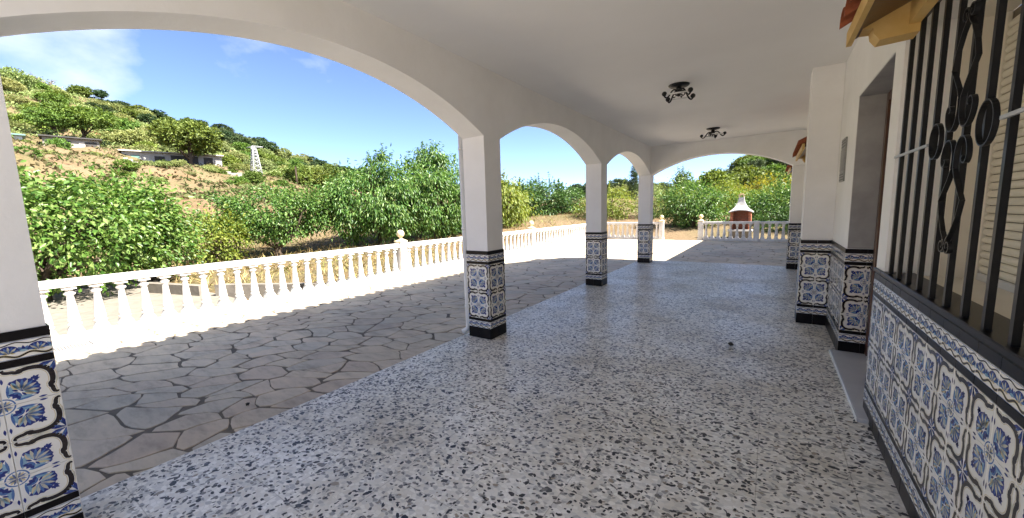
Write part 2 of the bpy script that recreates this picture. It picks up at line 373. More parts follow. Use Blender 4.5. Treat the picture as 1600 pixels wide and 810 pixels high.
_th = np.radians(np.arange(0, 360, 1.2)); _rr = np.concatenate([np.linspace(.5, 34, 50), np.linspace(35, 215, 100), np.geomspace(225, 1200, 14)])
TH, RR = np.meshgrid(_th, _rr); GX, GY = -RR*np.sin(TH), RR*np.cos(TH); GZ = terr(GX, GY)
nr, ntt = TH.shape
idx = np.arange(nr*ntt).reshape(nr, ntt); nx_ = np.roll(idx, -1, axis=1)
Q = np.stack([idx[:-1], nx_[:-1], nx_[1:], idx[1:]], -1).reshape(-1, 4)
V = np.stack([GX, GY, GZ], -1).reshape(-1, 3)
ground = bpy.data.objects.new('ground', np_mesh('ground', V, Q[:, ::-1], 'soil', True)); link(ground); tag(ground, kind='structure')
def hit(px, py, rmax=400):
    d = ray(px, py); h = math.hypot(d[0], d[1]); rs = np.linspace(3, rmax, 4000); t = rs/h
    z = CAM_H+d[2]*t; g = terr(d[0]*t, d[1]*t); k = np.argmax(z <= g)
    if not (z <= g).any(): return None
    return Vector((d[0]*t[k], d[1]*t[k], g[k]))
def at_r(px, py, r):
    d = ray(px, py); t = r/math.hypot(d[0], d[1]); return Vector((d[0]*t, d[1]*t, CAM_H+d[2]*t))
def on_ground(px, r):
    d = ray(px, 330); h = math.hypot(d[0], d[1]); x, y = d[0]/h*r, d[1]/h*r
    return Vector((x, y, float(terr(x, y))))

# ------------------------------------------------------------------ patio: crazy paving
mb = MB(); mb.box(-6.98, .78, -2.0, 17.52, -.35, -.0185)
patio = mb.build('patio', 'mortar'); tag(patio, kind='structure')
mb = MB(); mb.box(-6.98, 7.0, -10.0, -2.001, -.35, -.015)
terrace = mb.build('terrace', 'bounce_paving'); tag(terrace, kind='structure')  # unseen pale paving added behind the camera to bounce sun into the porch
def clip_poly(poly, nrm, d):
    out = []; n = len(poly)
    for i in range(n):
        a, b = poly[i], poly[(i+1) % n]; da = a[0]*nrm[0]+a[1]*nrm[1]-d; db = b[0]*nrm[0]+b[1]*nrm[1]-d
        if da <= 0: out.append(a)
        if (da < 0 < db) or (db < 0 < da):
            t = da/(da-db); out.append((a[0]+t*(b[0]-a[0]), a[1]+t*(b[1]-a[1])))
    return out
def clip_sq_(poly, x0, x1, y0, y1):
    for nrm, d in (((-1, 0), -x0), ((1, 0), x1), ((0, -1), -y0), ((0, 1), y1)):
        poly = clip_poly(poly, nrm, d)
        if len(poly) < 3: return None
    return poly
def warp(x, y):
    return (x+.055*math.sin(2.1*x+3.3*y+.4)+.030*math.sin(5.7*y-3.1*x+1.2)+.012*math.sin(13*x+11*y), y+.055*math.sin(2.9*x-2.2*y+2.0)+.030*math.sin(6.3*x+4.4*y)+.012*math.sin(12*y-15*x))
ROT, STR = .62, 1.55
_c, _s = math.cos(ROT), math.sin(ROT)
def to_c(x, y): u, v = x*_c+y*_s, -x*_s+y*_c; return u/STR, v*1.05
def from_c(u, v): u, v = u*STR, v/1.05; return u*_c-v*_s, u*_s+v*_c
X0, X1, Y0, Y1 = -6.72, .76, -1.9, 17.27
seeds = []; tries = 0; cell = {}
while tries < 14000:
    tries += 1
    x, y = random.uniform(X0-.6, X1+.6), random.uniform(Y0-.6, Y1+.6)
    if x > -2.3 and y < 9.9: continue
    u, v = to_c(x, y)
    dmin = random.choice([.13, .22, .30, .40, .48])*(1.0 if y < 8 else 1.22)
    if all((u-a)**2+(v-b)**2 > dmin*dmin for a, b in seeds): seeds.append((u, v))
S = np.array(seeds); stones = []
for i, (u, v) in enumerate(seeds):
    dd = (S[:, 0]-u)**2+(S[:, 1]-v)**2; nb = np.argsort(dd)[1:26]
    poly = [(u-2, v-2), (u+2, v-2), (u+2, v+2), (u-2, v+2)]
    for j in nb:
        nx, ny = S[j][0]-u, S[j][1]-v; L = math.hypot(nx, ny); nx /= L; ny /= L
        k_ = .5+.075*math.sin(min(i, j)*12.9+max(i, j)*4.1); frac = k_ if i < j else 1-k_
        g_ = .0012+.0052*(.5+.5*math.sin(min(i, j)*3.7+max(i, j)*9.1))**2
        poly = clip_poly(poly, (nx, ny), (u*nx+v*ny)+L*frac-g_)
        if len(poly) < 3: break
    if len(poly) < 3: continue
    pts = []; n = len(poly); cu, cv = sum(p[0] for p in poly)/n, sum(p[1] for p in poly)/n
    for a in range(n):
        p, q = poly[a], poly[(a+1) % n]; L = math.hypot(q[0]-p[0], q[1]-p[1]); k = max(1, int(L/.06))
        for t in range(k):
            w = t/k; U, V_ = p[0]+(q[0]-p[0])*w, p[1]+(q[1]-p[1])*w
            ins = (.005 if t == 0 else 0)+.0016*(1+math.sin(U*41+V_*67+i)); cl = math.hypot(cu-U, cv-V_)+1e-6
            pts.append(warp(*from_c(U+(cu-U)/cl*ins, V_+(cv-V_)/cl*ins)))
    pts = clip_sq_(pts, X0, X1, Y0, Y1)
    if not pts: continue
    if all(p[0] > -2.83 and p[1] < 10.41 for p in pts): continue
    area = .5*abs(sum(pts[a][0]*pts[(a+1) % len(pts)][1]-pts[(a+1) % len(pts)][0]*pts[a][1] for a in range(len(pts))))
    if area < .006: continue
    stones.append((sum(p[0] for p in pts)/len(pts), sum(p[1] for p in pts)/len(pts), pts, area))
stones.sort(key=lambda q: math.hypot(q[0], q[1])/math.sqrt(q[3]))
def stone_geo(mb, x, y, pts):
    zt = -.0125+random.uniform(-.0015, .0015); n = len(pts)
    ins = [(p[0]+(x-p[0])*.02, p[1]+(y-p[1])*.02) for p in pts]
    mb.add([(p[0], p[1], -.03) for p in pts]+[(p[0], p[1], zt-.003) for p in pts]+[(p[0], p[1], zt) for p in ins],
           [(i, (i+1) % n, n+(i+1) % n, n+i) for i in range(n)]+[(n+i, n+(i+1) % n, 2*n+(i+1) % n, 2*n+i) for i in range(n)]+[tuple(range(2*n, 3*n))])
for (x, y, pts, ar) in stones[:300]:
    mb = MB(); stone_geo(mb, x, y, pts); mb.build('flagstone', 'flagstone', patio, (x, y, 0))
if stones[300:]:
    mb = MB()
    for (x, y, pts, ar) in stones[300:]: stone_geo(mb, x, y, pts)
    o = mb.build('small_flagstones', 'flagstone_far', patio); tag(o, kind='stuff')
# drain grate near the balustrade
gr = empty('drain_grate', (-6.52, .66, -.01), 'grey slotted drain grate set in the paving beside the balustrade', 'drain grate')
mb = MB(); mb.box(-6.66, -6.40, .30, .88, -.02, -.006); mb.build('channel', 'far_dark', gr, (-6.52, .66, -.01))
mb = MB()
for y in (.30, .87): mb.box(-6.665, -6.395, y-.006, y+.006, -.018, .0)
for x in (-6.66, -6.40): mb.box(x-.006, x+.006, .306, .864, -.018, .0)
mb.build('frame', 'grate_metal', gr, (-6.52, .66, -.01))
for k in range(22):
    mb = MB(); y = .32+k*.025; mb.box(-6.653, -6.407, y-.008, y+.008, -.014, -.002); mb.build('slat', 'grate_metal', gr, (-6.52, .66, -.01))

# ------------------------------------------------------------------ porch floor
mb = MB(); mb.box(-2.845, .95, -1.98, 10.43, -.2, 0)
pf = mb.build('porch_floor', 'terrazzo'); tag(pf, kind='structure')
nch = 58000
cx = rng.uniform(-2.84, .60, nch); cyy = rng.uniform(-1.0, 10.42, nch)
dens = .5+.5*np.sin(cx*2.1+1.0+np.sin(cyy*1.7))*np.sin(cyy*1.9+cx*.8)
keep = rng.uniform(0, 1, nch) < (.62+.38*dens); cx, cyy = cx[keep], cyy[keep]; nch = len(cx)
ang = rng.normal(.35, .75, nch); la = rng.gamma(5, .0028, nch)*.60+.0035; lb = la*rng.uniform(.35, .75, nch)
k = 6; a = (np.arange(k)[None, :]+rng.uniform(-.28, .28, (nch, k)))*2*np.pi/k; rad = rng.uniform(.72, 1.1, (nch, k))
lx, ly = la[:, None]*rad*np.cos(a), lb[:, None]*rad*np.sin(a)
vx = cx[:, None]+lx*np.cos(ang)[:, None]-ly*np.sin(ang)[:, None]; vy = cyy[:, None]+lx*np.sin(ang)[:, None]+ly*np.cos(ang)[:, None]
vx = np.clip(vx, -2.844, .9); vy = np.clip(vy, -3, 10.429)
V = np.stack([vx, vy, np.broadcast_to(.0004+rng.uniform(0, .0005, nch)[:, None], vx.shape)], -1).reshape(-1, 3)
chips = bpy.data.objects.new('stone_chips', np_mesh('stone_chips', V, np.arange(nch*k).reshape(nch, k), 'dark_chip')); link(chips, pf); tag(chips, kind='stuff')

# ------------------------------------------------------------------ painted tiles
TS = .15; TT = .008
def petal(b, d, L, W, n=7, bias=.55):
    """leaf outline from base b, direction d(unit), length L, width W"""
    px, py = -d[1], d[0]; up = []; dn = []
    for i in range(n+1):
        t = i/n; w = W*math.sin(math.pi*min(1, t**(.9 if bias > .5 else 1.3)))*.5*(1 if 0 < t < 1 else 0)
        X, Y = b[0]+d[0]*L*t, b[1]+d[1]*L*t
        up.append((X+px*w, Y+py*w)); dn.append((X-px*w, Y-py*w))
    return up+dn[-2:0:-1]
def clip_sq(poly, x0=0, x1=1, y0=0, y1=1):
    for nrm, d in (((-1, 0), -x0), ((1, 0), x1), ((0, -1), -y0), ((0, 1), y1)):
        poly = clip_poly(poly, nrm, d)
        if len(poly) < 3: return None
    return poly
def band(pts, ws):
    """polygon quads along a path with widths"""
    qs = []; L = []; Rr = []
    for i, p in enumerate(pts):
        a, b = pts[max(i-1, 0)], pts[min(i+1, len(pts)-1)]; dx, dy = b[0]-a[0], b[1]-a[1]; l = math.hypot(dx, dy)+1e-9
        nx, ny = -dy/l, dx/l; L.append((p[0]+nx*ws[i]/2, p[1]+ny*ws[i]/2)); Rr.append((p[0]-nx*ws[i]/2, p[1]-ny*ws[i]/2))
    for i in range(len(pts)-1): qs.append([L[i], L[i+1], Rr[i+1], Rr[i]])
    return qs
def smooth_path(pts, n=5):
    out = []; P = [pts[0]]+list(pts)+[pts[-1]]
    for i in range(1, len(P)-2):
        for k in range(n):
            t = k/n; p0, p1, p2, p3 = P[i-1], P[i], P[i+1], P[i+2]
            out.append(tuple(.5*((2*p1[c])+(-p0[c]+p2[c])*t+(2*p0[c]-5*p1[c]+4*p2[c]-p3[c])*t*t+(-p0[c]+3*p1[c]-3*p2[c]+p3[c])*t**3) for c in (0, 1)))
    out.append(pts[-1]); return out
GM = ['glaze_white', 'glaze_frame', 'glaze_yellow', 'glaze_navy', 'glaze_blue', 'glaze_sky', 'glaze_pale', 'glaze_black']
def tile_mesh(name, w, h, shapes, base=0):
    """w,h metres; shapes: (layer, material, polygon in metres)"""
    mb = MB(); g_ = .0008
    mb.add([(g_, g_, 0), (w-g_, g_, 0), (w-g_, h-g_, 0), (g_, h-g_, 0),
            (g_, g_, TT-.001), (w-g_, g_, TT-.001), (w-g_, h-g_, TT-.001), (g_, h-g_, TT-.001),
            (g_+.001, g_+.001, TT), (w-g_-.001, g_+.001, TT), (w-g_-.001, h-g_-.001, TT), (g_+.001, h-g_-.001, TT)],
           [(0, 1, 5, 4), (1, 2, 6, 5), (2, 3, 7, 6), (3, 0, 4, 7), (4, 5, 9, 8), (5, 6, 10, 9), (6, 7, 11, 10), (7, 4, 8, 11), (8, 9, 10, 11)], base)
    e = g_+.0012
    for lay, mi, poly in shapes:
        p = clip_sq(poly, e, w-e, e, h-e)
        if p:
            ar = sum(p[i][0]*p[(i+1) % len(p)][1]-p[(i+1) % len(p)][0]*p[i][1] for i in range(len(p)))
            if ar < 0: p = p[::-1]
            if abs(ar) > 1e-9: mb.add([(x, y, TT+.00012*lay) for x, y in p], [tuple(range(len(p)))], mi)
    return mb.mesh(name, GM)
def panel_shapes():
    sh = []
    def sym(lay, mi, poly):
        sh.append((lay, mi, poly)); sh.append((lay, mi, [(y, x) for x, y in poly][::-1]))
    half = [(.815, .815), (.868, .74), (.897, .64), (.905, .54), (.895, .44), (.868, .36), (.845, .30), (.872, .24), (.880, .17), (.905, .10), (.945, .075), (.962, .115)]
    path = smooth_path(half, 4); n = len(path)
    ws = [.122-.055*(i/n)+(.028 if .40 < i/n < .50 else 0)-(.025 if i/n > .8 else 0) for i in range(n)]
    for q in band(path, [w+.060 for w in ws]): sym(1, 2, q)
    for q in band(path, [w+.030 for w in ws]): sym(2, 0, q)
    for q in band(path, ws): sym(3, 1, q)
    # corner leaves outside the frame
    for b_, d_, L, W, mi in (((.985, .985), (-.98, -.17), .30, .085, 3), ((.985, .93), (-.55, -.83), .20, .06, 4), ((.99, .60), (-.1, -1), .24, .045, 6)):
        sym(4, mi, petal(b_, d_, L, W))
    s2 = .7071
    # fan shell
    B = (.33, .33)
    ang0 = math.pi/4
    outer = [B]+[(B[0]+(.335+.014*math.sin(i*9))*math.cos(ang0+R(-82+164*i/18)), B[1]+(.335+.014*math.sin(i*9))*math.sin(ang0+R(-82+164*i/18))) for i in range(19)]
    sh.append((2, 3, outer))
    for k_ in range(9):
        an = ang0+R(-70+140*k_/8)
        wd = .072
        sh.append((3, (6 if k_ % 2 else 4) if k_ not in (0, 8) else 5, petal((B[0]+.03*math.cos(an), B[1]+.03*math.sin(an)), (math.cos(an), math.sin(an)), .292, wd, 5)))
    # sprig at the tip of the shell
    for da, L in ((-75, .10), (-38, .13), (0, .16), (38, .13), (75, .10)):
        an = ang0+R(da); sh.append((4, 3, petal((.575, .575), (math.cos(an), math.sin(an)), L*.85, .062)))
    # yellow leaves crossing the base, blue lobes
    sym(3, 2, petal((.36, .27), (.93, -.36), .24, .075))
    sym(4, 3, petal((.34, .29), (.55, -.83), .13, .05))
    sym(2, 4, petal((.30, .30), (-.25, -.96), .18, .115)); sym(3, 3, petal((.27, .22), (.15, -1), .11, .07))
    sym(2, 5, petal((.20, .11), (.97, .24), .36, .12)); sym(3, 4, petal((.24, .10), (1, .1), .34, .055))
    sym(3, 3, petal((.60, .05), (1, 0), .16, .05))
    sh.append((3, 3, petal((.27, .27), (-s2, -s2), .14, .10)))
    # centre rosette, a quarter of it on each tile
    def disc(r, nn=10): return [(0, 0)]+[(r*math.cos(math.pi/2*i/nn), r*math.sin(math.pi/2*i/nn)) for i in range(nn+1)]
    sh.append((2, 4, disc(.215))); sh.append((3, 0, disc(.185))); sh.append((4, 6, disc(.13)))
    sh.append((5, 2, petal((.02, .02), (s2, s2), .15, .07))); sym(5, 4, petal((.0, .02), (.96, .28), .17, .04)); sh.append((6, 3, disc(.045, 4)))
    return [(l, mi, [(x*TS, y*TS) for x, y in p]) for l, mi, p in sh]
def border_shapes():
    sh = []; w, h = 2.0, 1.0
    def add(l, mi, p): sh.append((l, mi, p))
    add(1, 4, [(0, .0), (2, 0), (2, .05), (0, .05)]); add(1, 4, [(0, .95), (2, .95), (2, 1), (0, 1)])
    path = [(t/24*2, .20+.085*math.sin(t/24*4*math.pi)) for t in range(25)]
    for q in band(path, [.13]*25): add(1, 2, q)
    for q in band(path, [.085]*25): add(2, 1, q)
    path = [(t/24*2, .84-.06*math.sin(t/24*4*math.pi)) for t in range(25)]
    for q in band(path, [.06]*25): add(2, 1, q)
    for cxx in (.5, 1.5):
        B = (cxx, .34)
        add(3, 3, [B]+[(B[0]+.40*math.cos(R(10+160*i/12)), B[1]+.43*math.sin(R(10+160*i/12))) for i in range(13)])
        for k_ in range(7):
            an = R(22+136*k_/6); add(4, 6 if k_ % 2 else 4, petal((B[0]+.04*math.cos(an), B[1]+.04*math.sin(an)), (math.cos(an), math.sin(an)), .35, .10, 5))
        add(4, 2, petal((B[0]-.02, .36), (-.95, -.1), .22, .10)); add(4, 2, petal((B[0]+.02, .36), (.95, -.1), .22, .10))
    for cxx in (0, 1, 2):
        for da in (20, 55, 90, 125, 160): add(3, 4 if da in (55, 125) else 3, petal((cxx, .40), (math.cos(R(da)), math.sin(R(da))), .30, .13))
        add(4, 5, petal((cxx-.16, .42), (1, 0), .32, .13))
    return [(l, mi, [(x*TS/2, y*TS/2) for x, y in p]) for l, mi, p in sh]
ME_TILE = tile_mesh('tile', TS, TS, panel_shapes())
ME_BORDER = tile_mesh('border_tile', TS, .075, border_shapes())
ME_BASE = tile_mesh('base_tile', TS, .12, [], 7)
ME_STRIP = tile_mesh('strip_tile', TS, .03, [], 7)
ME_TOP = tile_mesh('strip_tile', TS, .04, [], 7)
def tile_run(parent, ploc, p0, u, nrm, n, width=None, start=0, zb=0.0):
    """tiles from p0 (bottom-left seen from the front), along u, normal nrm; n whole tiles, width overall"""
    u = Vector(u); nrm = Vector(nrm); v = Vector((0, 0, 1)); width = width or n*TS
    x = 0.0; k = 0
    while x < width-.004:
        w = min(TS, width-x)
        if width-x-w < .012: w = width-x
        sx = w/TS
        def put(name, me, z, q=0, hh=TS):
            # q: quarter turns of the design inside its square
            M = Matrix(((u.x*1, v.x, nrm.x, 0), (u.y, v.y, nrm.y, 0), (u.z, v.z, nrm.z, 0), (0, 0, 0, 1)))
            o = Vector(p0)+u*x+v*z
            loc = Matrix.Translation(o) @ M @ Matrix.Diagonal((sx, 1, 1, 1))
            if q:
                loc = loc @ Matrix.Translation((TS/2, TS/2, 0)) @ Matrix.Rotation(q*math.pi/2, 4, 'Z') @ Matrix.Translation((-TS/2, -TS/2, 0))
            # laid by hand: a hair of unevenness
            loc = loc @ Matrix.Rotation(random.uniform(-.0035, .0035), 4, 'X') @ Matrix.Rotation(random.uniform(-.0035, .0035), 4, 'Y')
            inst(name, me, parent, ploc, loc)
        z = zb; put('base_tile', ME_BASE, z); z += .12; put('border_tile', ME_BORDER, z); z += .075; put('strip_tile', ME_STRIP, z); z += .03
        for row in range(4):
            left = (k+start) % 2 == 0; low = row % 2 == 0
            # design: centre of panel at local (0,0), outer corner at (1,1)
            q = {(False, False): 0, (True, False): 1, (True, True): 2, (False, True): 3}[(left, low)]
            put('tile', ME_TILE, z, q); z += TS
        put('strip_tile', ME_STRIP, z); z += .03; put('border_tile', ME_BORDER, z); z += .075; put('strip_tile', ME_TOP, z)
        x += w; k += 1
DADO = .97

# ------------------------------------------------------------------ house
HP = Vector((.58, 4.0, 0))
house = empty('house', HP, 'white rendered house with an arcaded porch, tiled dado and barred window', 'house')
CEIL = 2.83; XW = .58
# rear wall with window and door openings, butted boxes
WX0, WX1 = XW, .98
DY0, DY1, DZ = 3.33, 4.51, 2.275
NY0, NY1, NZ0, NZ1 = 1.22, 3.12, .945, 2.33
mb = MB()
mb.box(WX0, WX1, -.9, NY0, 0, 3.05); mb.box(WX0, WX1, NY0, NY1, 0, NZ0); mb.box(WX0, WX1, NY0, NY1, NZ1, 3.05)
mb.box(WX0, WX1, NY1, DY0, 0, 3.05); mb.box(WX0, WX1, DY0, DY1, DZ, 3.05); mb.box(WX0, WX1, DY1, 17.6, 0, 3.05)
mb.build('wall', 'paint', house, HP)
# grey reveal of the door, darker than the wall
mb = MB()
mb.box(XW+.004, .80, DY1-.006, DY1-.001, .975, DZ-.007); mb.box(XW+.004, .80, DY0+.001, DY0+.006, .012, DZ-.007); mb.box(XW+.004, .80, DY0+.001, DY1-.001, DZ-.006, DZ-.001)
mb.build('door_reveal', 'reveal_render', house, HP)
# ceiling
mb = MB(); mb.box(-2.49, XW-.001, -.9, 9.84, CEIL, CEIL+.12); mb.build('ceiling', 'ceiling_paint', house, HP)
# unseen roof with barrel tile eave, corner cut to shape its cast shadow
mb = MB()
EZ = 2.97
outline = [(.96, -1.0), (.96, 10.78), (-1.7, 10.78), (-2.4, 10.45), (-3.2, 8.85), (-3.2, -1.0)]  # near end stops behind the camera to let bounced light in
mb.prism(outline[::-1], 'z', EZ, EZ+.10)
mb.prism([(1.0, EZ+.101), (-2.9, EZ+.101), (1.0, 4.3)][::-1], 'y', -.9, 10.0)
mb.box(.42, 1.4, 10.79, 17.7, 2.93, 3.03); mb.prism([(1.4, 3.031), (.55, 3.031), (1.4, 3.5)][::-1], 'y', 10.79, 17.6)
y = -.9
while y < 8.8:
    mb.tube([(-3.18, y, EZ+.09), (-3.27-random.uniform(0, .03), y, EZ+.06)], .07, 8); y += .21
mb.build('roof', 'terracotta', house, HP)
# columns and arcade
CW = .286; PITCH_C = 3.303; XI = -2.47; CXC = XI-.15; SPR = 2.16; RISE = .375
cyn = [3.22+PITCH_C*(k-2) for k in (1, 2, 3, 4)]
col_objs = []
for yn in cyn:
    cyc = yn+.15; mb = MB(); h = CW/2
    mb.box(CXC-h, CXC+h, cyc-h, cyc+h, 0, SPR)
    # plain backing for the hidden faces
    c_ = mb.build('column', 'paint', house, (CXC, cyc, 0)); col_objs.append(c_)
    if yn > -1:
        tile_run(c_, (CXC, cyc, 0), (CXC-.15, cyc-.1435, 0), (1, 0, 0), (0, -1, 0), 2)
        tile_run(c_, (CXC, cyc, 0), (CXC+.1435, cyc-.15, 0), (0, 1, 0), (1, 0, 0), 2)
    tb = MB()
    for (mi, z0, z1) in ((1, 0, .119), (0, .1195, .929), (1, .9295, DADO-.001)):
        tb.box(CXC-.1505, CXC-.1435, cyc-.15, cyc+.15, z0, z1, mi); tb.box(CXC-.143, CXC+.15, cyc+.1435, cyc+.1505, z0, z1, mi)
    tb.build('plain_cladding', ['glaze_white', 'glaze_black'], c_, (CXC, cyc, 0))
def arch_poly(a0, a1, zt, n=28):
    """region between springing arc and zt over the span a0..a1 as quads list of (a, z_low)"""
    hs = (a1-a0)/2; Rr = (hs*hs+RISE*RISE)/(2*RISE); c = (a0+a1)/2
    return [(a0+(a1-a0)*i/n, SPR+RISE-(Rr-math.sqrt(max(0, Rr*Rr-(a0+(a1-a0)*i/n-c)**2)))) for i in range(n+1)]
def arch_wall(name, axis, spans, piers, t0, t1, zt, mat):
    mb = MB()
    def P(a, t, z): return (t, a, z) if axis == 'y' else (a, t, z)
    prof = []
    for s in spans: prof.append(arch_poly(*s, zt))
    for pr in prof:
        n = len(pr)
        vs = [P(a, t0, z) for a, z in pr]+[P(a, t1, z) for a, z in pr]+[P(a, t0, zt) for a, z in pr]+[P(a, t1, zt) for a, z in pr]
        fs = []
        for i in range(n-1):
            fs += [(i, i+1, 2*n+i+1, 2*n+i), (n+i+1, n+i, 3*n+i, 3*n+i+1), (n+i, n+i+1, i+1, i), (2*n+i, 2*n+i+1, 3*n+i+1, 3*n+i)]
        mb.add(vs, fs)
    for a0, a1 in piers:
        vs = [P(a0, t0, SPR+.0005), P(a1, t0, SPR+.0005), P(a1, t1, SPR+.0005), P(a0, t1, SPR+.0005), P(a0, t0, zt), P(a1, t0, zt), P(a1, t1, zt), P(a0, t1, zt)]
        mb.add(vs, [(0, 3, 2, 1), (4, 5, 6, 7), (0, 1, 5, 4), (2, 3, 7, 6), (1, 2, 6, 5), (3, 0, 4, 7)])
    mb_ = mb; o = mb_.build(name, mat, house, HP); return o
h = CW/2
spans = [(cyn[i]+.15+h, cyn[i+1]+.15-h) for i in range(3)]
piers = [(y+.15-h, y+.15+h) for y in cyn]
arch_wall('arcade_wall', 'y', spans, piers, CXC-h, CXC+h, 2.965, 'paint')
FX = .325
yc4 = cyn[3]+.15
arch_wall('end_beam', 'x', [(CXC+h+.0005, FX+.008)], [(FX+.0085, XW-.001)], yc4-h+.0005, yc4+h-.0005, 2.964, 'paint')
# end support and middle pilaster
for (nm, xl, yn, zt) in (('end_support', FX, 9.98, SPR), ('pilaster', .30, 5.467, CEIL-.0015)):
    mb = MB(); mb.box(xl+.0075, XW-.001, yn+.0075, yn+.293, 0, zt)
    o = mb.build(nm, 'paint', house, (xl, yn, 0))
    tile_run(o, (xl, yn, 0), (xl, yn+.007, 0), (1, 0, 0), (0, -1, 0), 2, XW-xl)
    tile_run(o, (xl, yn, 0), (xl+.007, yn+.30, 0), (0, -1, 0), (-1, 0, 0), 2)
# dado on the walls
def dado(name, runs, loc):
    mb = MB()
    for (bx) in runs[0]: mb.box(*bx)
    d = mb.build(name, 'grout', house, loc)
    for r_ in runs[1:]: tile_run(d, loc, *r_)
    return d
dado('dado', [[(XW-.0035, XW-.0005, .30, 3.30, 0, .94)], ((XW-.0035, 3.30, -.035), (0, -1, 0), (-1, 0, 0), 20)], (XW, 2.0, 0))
dado('dado', [[(XW-.0035, XW-.0005, DY1+.002, 5.466, 0, .965), (XW+.001, .757, DY1-.010, DY1-.007, 0, .965)],
              ((XW-.0035, 5.462, 0), (0, -1, 0), (-1, 0, 0), 7, 5.462-DY1+.016), ((XW+.001-.012, DY1-.010, 0), (1, 0, 0), (0, -1, 0), 2, .185)], (XW, 5.0, 0))
import bmesh
def tile_run_joined(name, p0, u, nrm, n):
    u = Vector(u); nrm = Vector(nrm); bm = bmesh.new(); base = Matrix(((u.x, 0, nrm.x, 0), (u.y, 0, nrm.y, 0), (0, 1, 0, 0), (0, 0, 0, 1)))
    for k in range(n):
        z = 0
        for me, hh, panel in ((ME_BASE, .12, 0), (ME_BORDER, .075, 0), (ME_STRIP, .03, 0), (ME_TILE, TS, 1), (ME_TILE, TS, 2), (ME_TILE, TS, 1), (ME_TILE, TS, 2), (ME_STRIP, .03, 0), (ME_BORDER, .075, 0), (ME_TOP, .04, 0)):
            n0 = len(bm.verts); bm.from_mesh(me); bm.verts.ensure_lookup_table()
            M = Matrix.Translation(Vector(p0)+u*TS*k+Vector((0, 0, z))) @ base
            if panel:
                q = {(0, 2): 1, (1, 2): 0, (0, 1): 2, (1, 1): 3}[(k % 2, panel)]
                M = M @ Matrix.Translation((TS/2, TS/2, 0)) @ Matrix.Rotation(q*math.pi/2, 4, 'Z') @ Matrix.Translation((-TS/2, -TS/2, 0))
            bmesh.ops.transform(bm, matrix=Matrix.Translation(-HP) @ M, verts=bm.verts[n0:]); z += hh
    me = bpy.data.meshes.new(name); bm.to_mesh(me); bm.free()
    for m_ in GM: me.materials.append(MATS[m_])
    o = bpy.data.objects.new(name, me); link(o, house, HP); tag(o, kind='stuff')
tile_run_joined('dado_tiles', (XW-.0015, 9.975, 0), (0, -1, 0), (-1, 0, 0), 28)
mb = MB(); mb.box(XW-.012, XW-.001, 6.85, 8.15, 1.02, 2.04, 1); mb.box(XW-.03, XW-.001, 6.80, 8.20, .985, 1.0195, 2)
for k in range(24): mb.box(XW-.018, XW-.0125, 6.90, 8.10, 1.05+k*.04, 1.086+k*.04, 0)
mb.build('shuttered_window', ['shutter', 'cream_paint', 'glaze_black'], house, HP)
# window sill, recess lining
mb = MB(); mb.bbox(XW-.016, XW+.10, .30, 3.305, NZ0-.008, NZ0+.012, .004); mb.v = [(a, b, c) for a, b, c in mb.v]
# the shelf runs only inside the opening; outside it is a capping strip
mb = MB(); mb.bbox(XW-.018, XW+.13, NY0+.002, NY1-.002, NZ0+.0005, NZ0+.022, .004); mb.bbox(XW-.018, XW-.001, NY1-.001, 3.305, NZ0+.0005, NZ0+.022, .004); mb.bbox(XW-.018, XW-.001, .30, NY0+.001, NZ0+.0005, NZ0+.022, .004)
mb.build('window_sill', 'glaze_black', house, (XW, 2.1, NZ0))
win = MB(); win.box(XW+.131, WX1-.004, NY0+.002, NY1-.002, NZ0-.035+.036, NZ0+.008)
win.box(XW+.22, WX1-.03, NY1-.012, NY1-.002, NZ0+.0085, NZ1-.004); win.box(XW+.22, WX1-.03, NY0+.002, NY0+.012, NZ0+.0085, NZ1-.004)
win.box(XW+.22, WX1-.03, NY0+.0125, NY1-.0125, NZ1-.03, NZ1-.004)
wo_ = win.build('window_lining', 'cream_paint', house, (.9, 2.1, NZ0))
SHX = .945
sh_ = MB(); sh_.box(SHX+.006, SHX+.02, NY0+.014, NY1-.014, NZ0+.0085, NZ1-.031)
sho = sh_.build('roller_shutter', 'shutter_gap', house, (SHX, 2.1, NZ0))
mb = MB(); mb.bbox(SHX-.018, SHX+.005, NY1-.045, NY1-.0135, NZ0+.0085, NZ1-.031, .004); mb.build('guide_rail', 'shutter', sho, (SHX, 2.1, NZ0))
mb = MB(); mb.bbox(SHX-.014, SHX+.005, NY0+.06, NY1-.047, NZ0+.009, NZ0+.045, .005); mb.build('bottom_rail', 'far_white', sho, (SHX, 2.1, NZ0))
z = NZ0+.047
prof = [(SHX+.005, 0), (SHX-.004, .002), (SHX-.009, .010), (SHX-.010, .018), (SHX-.008, .027), (SHX-.002, .0355), (SHX+.005, .0365)]
slat_mesh = None
while z < NZ1-.075:
    if slat_mesh is None:
        mb = MB(); mb.prism([(x-SHX, q) for x, q in prof], 'y', NY0+.06-2.1, NY1-.047-2.1); slat_mesh = mb.mesh('slat', 'shutter')
    inst('slat', slat_mesh, sho, (SHX, 2.1, NZ0), Matrix.Translation((SHX, 2.1, z))); z += .0395
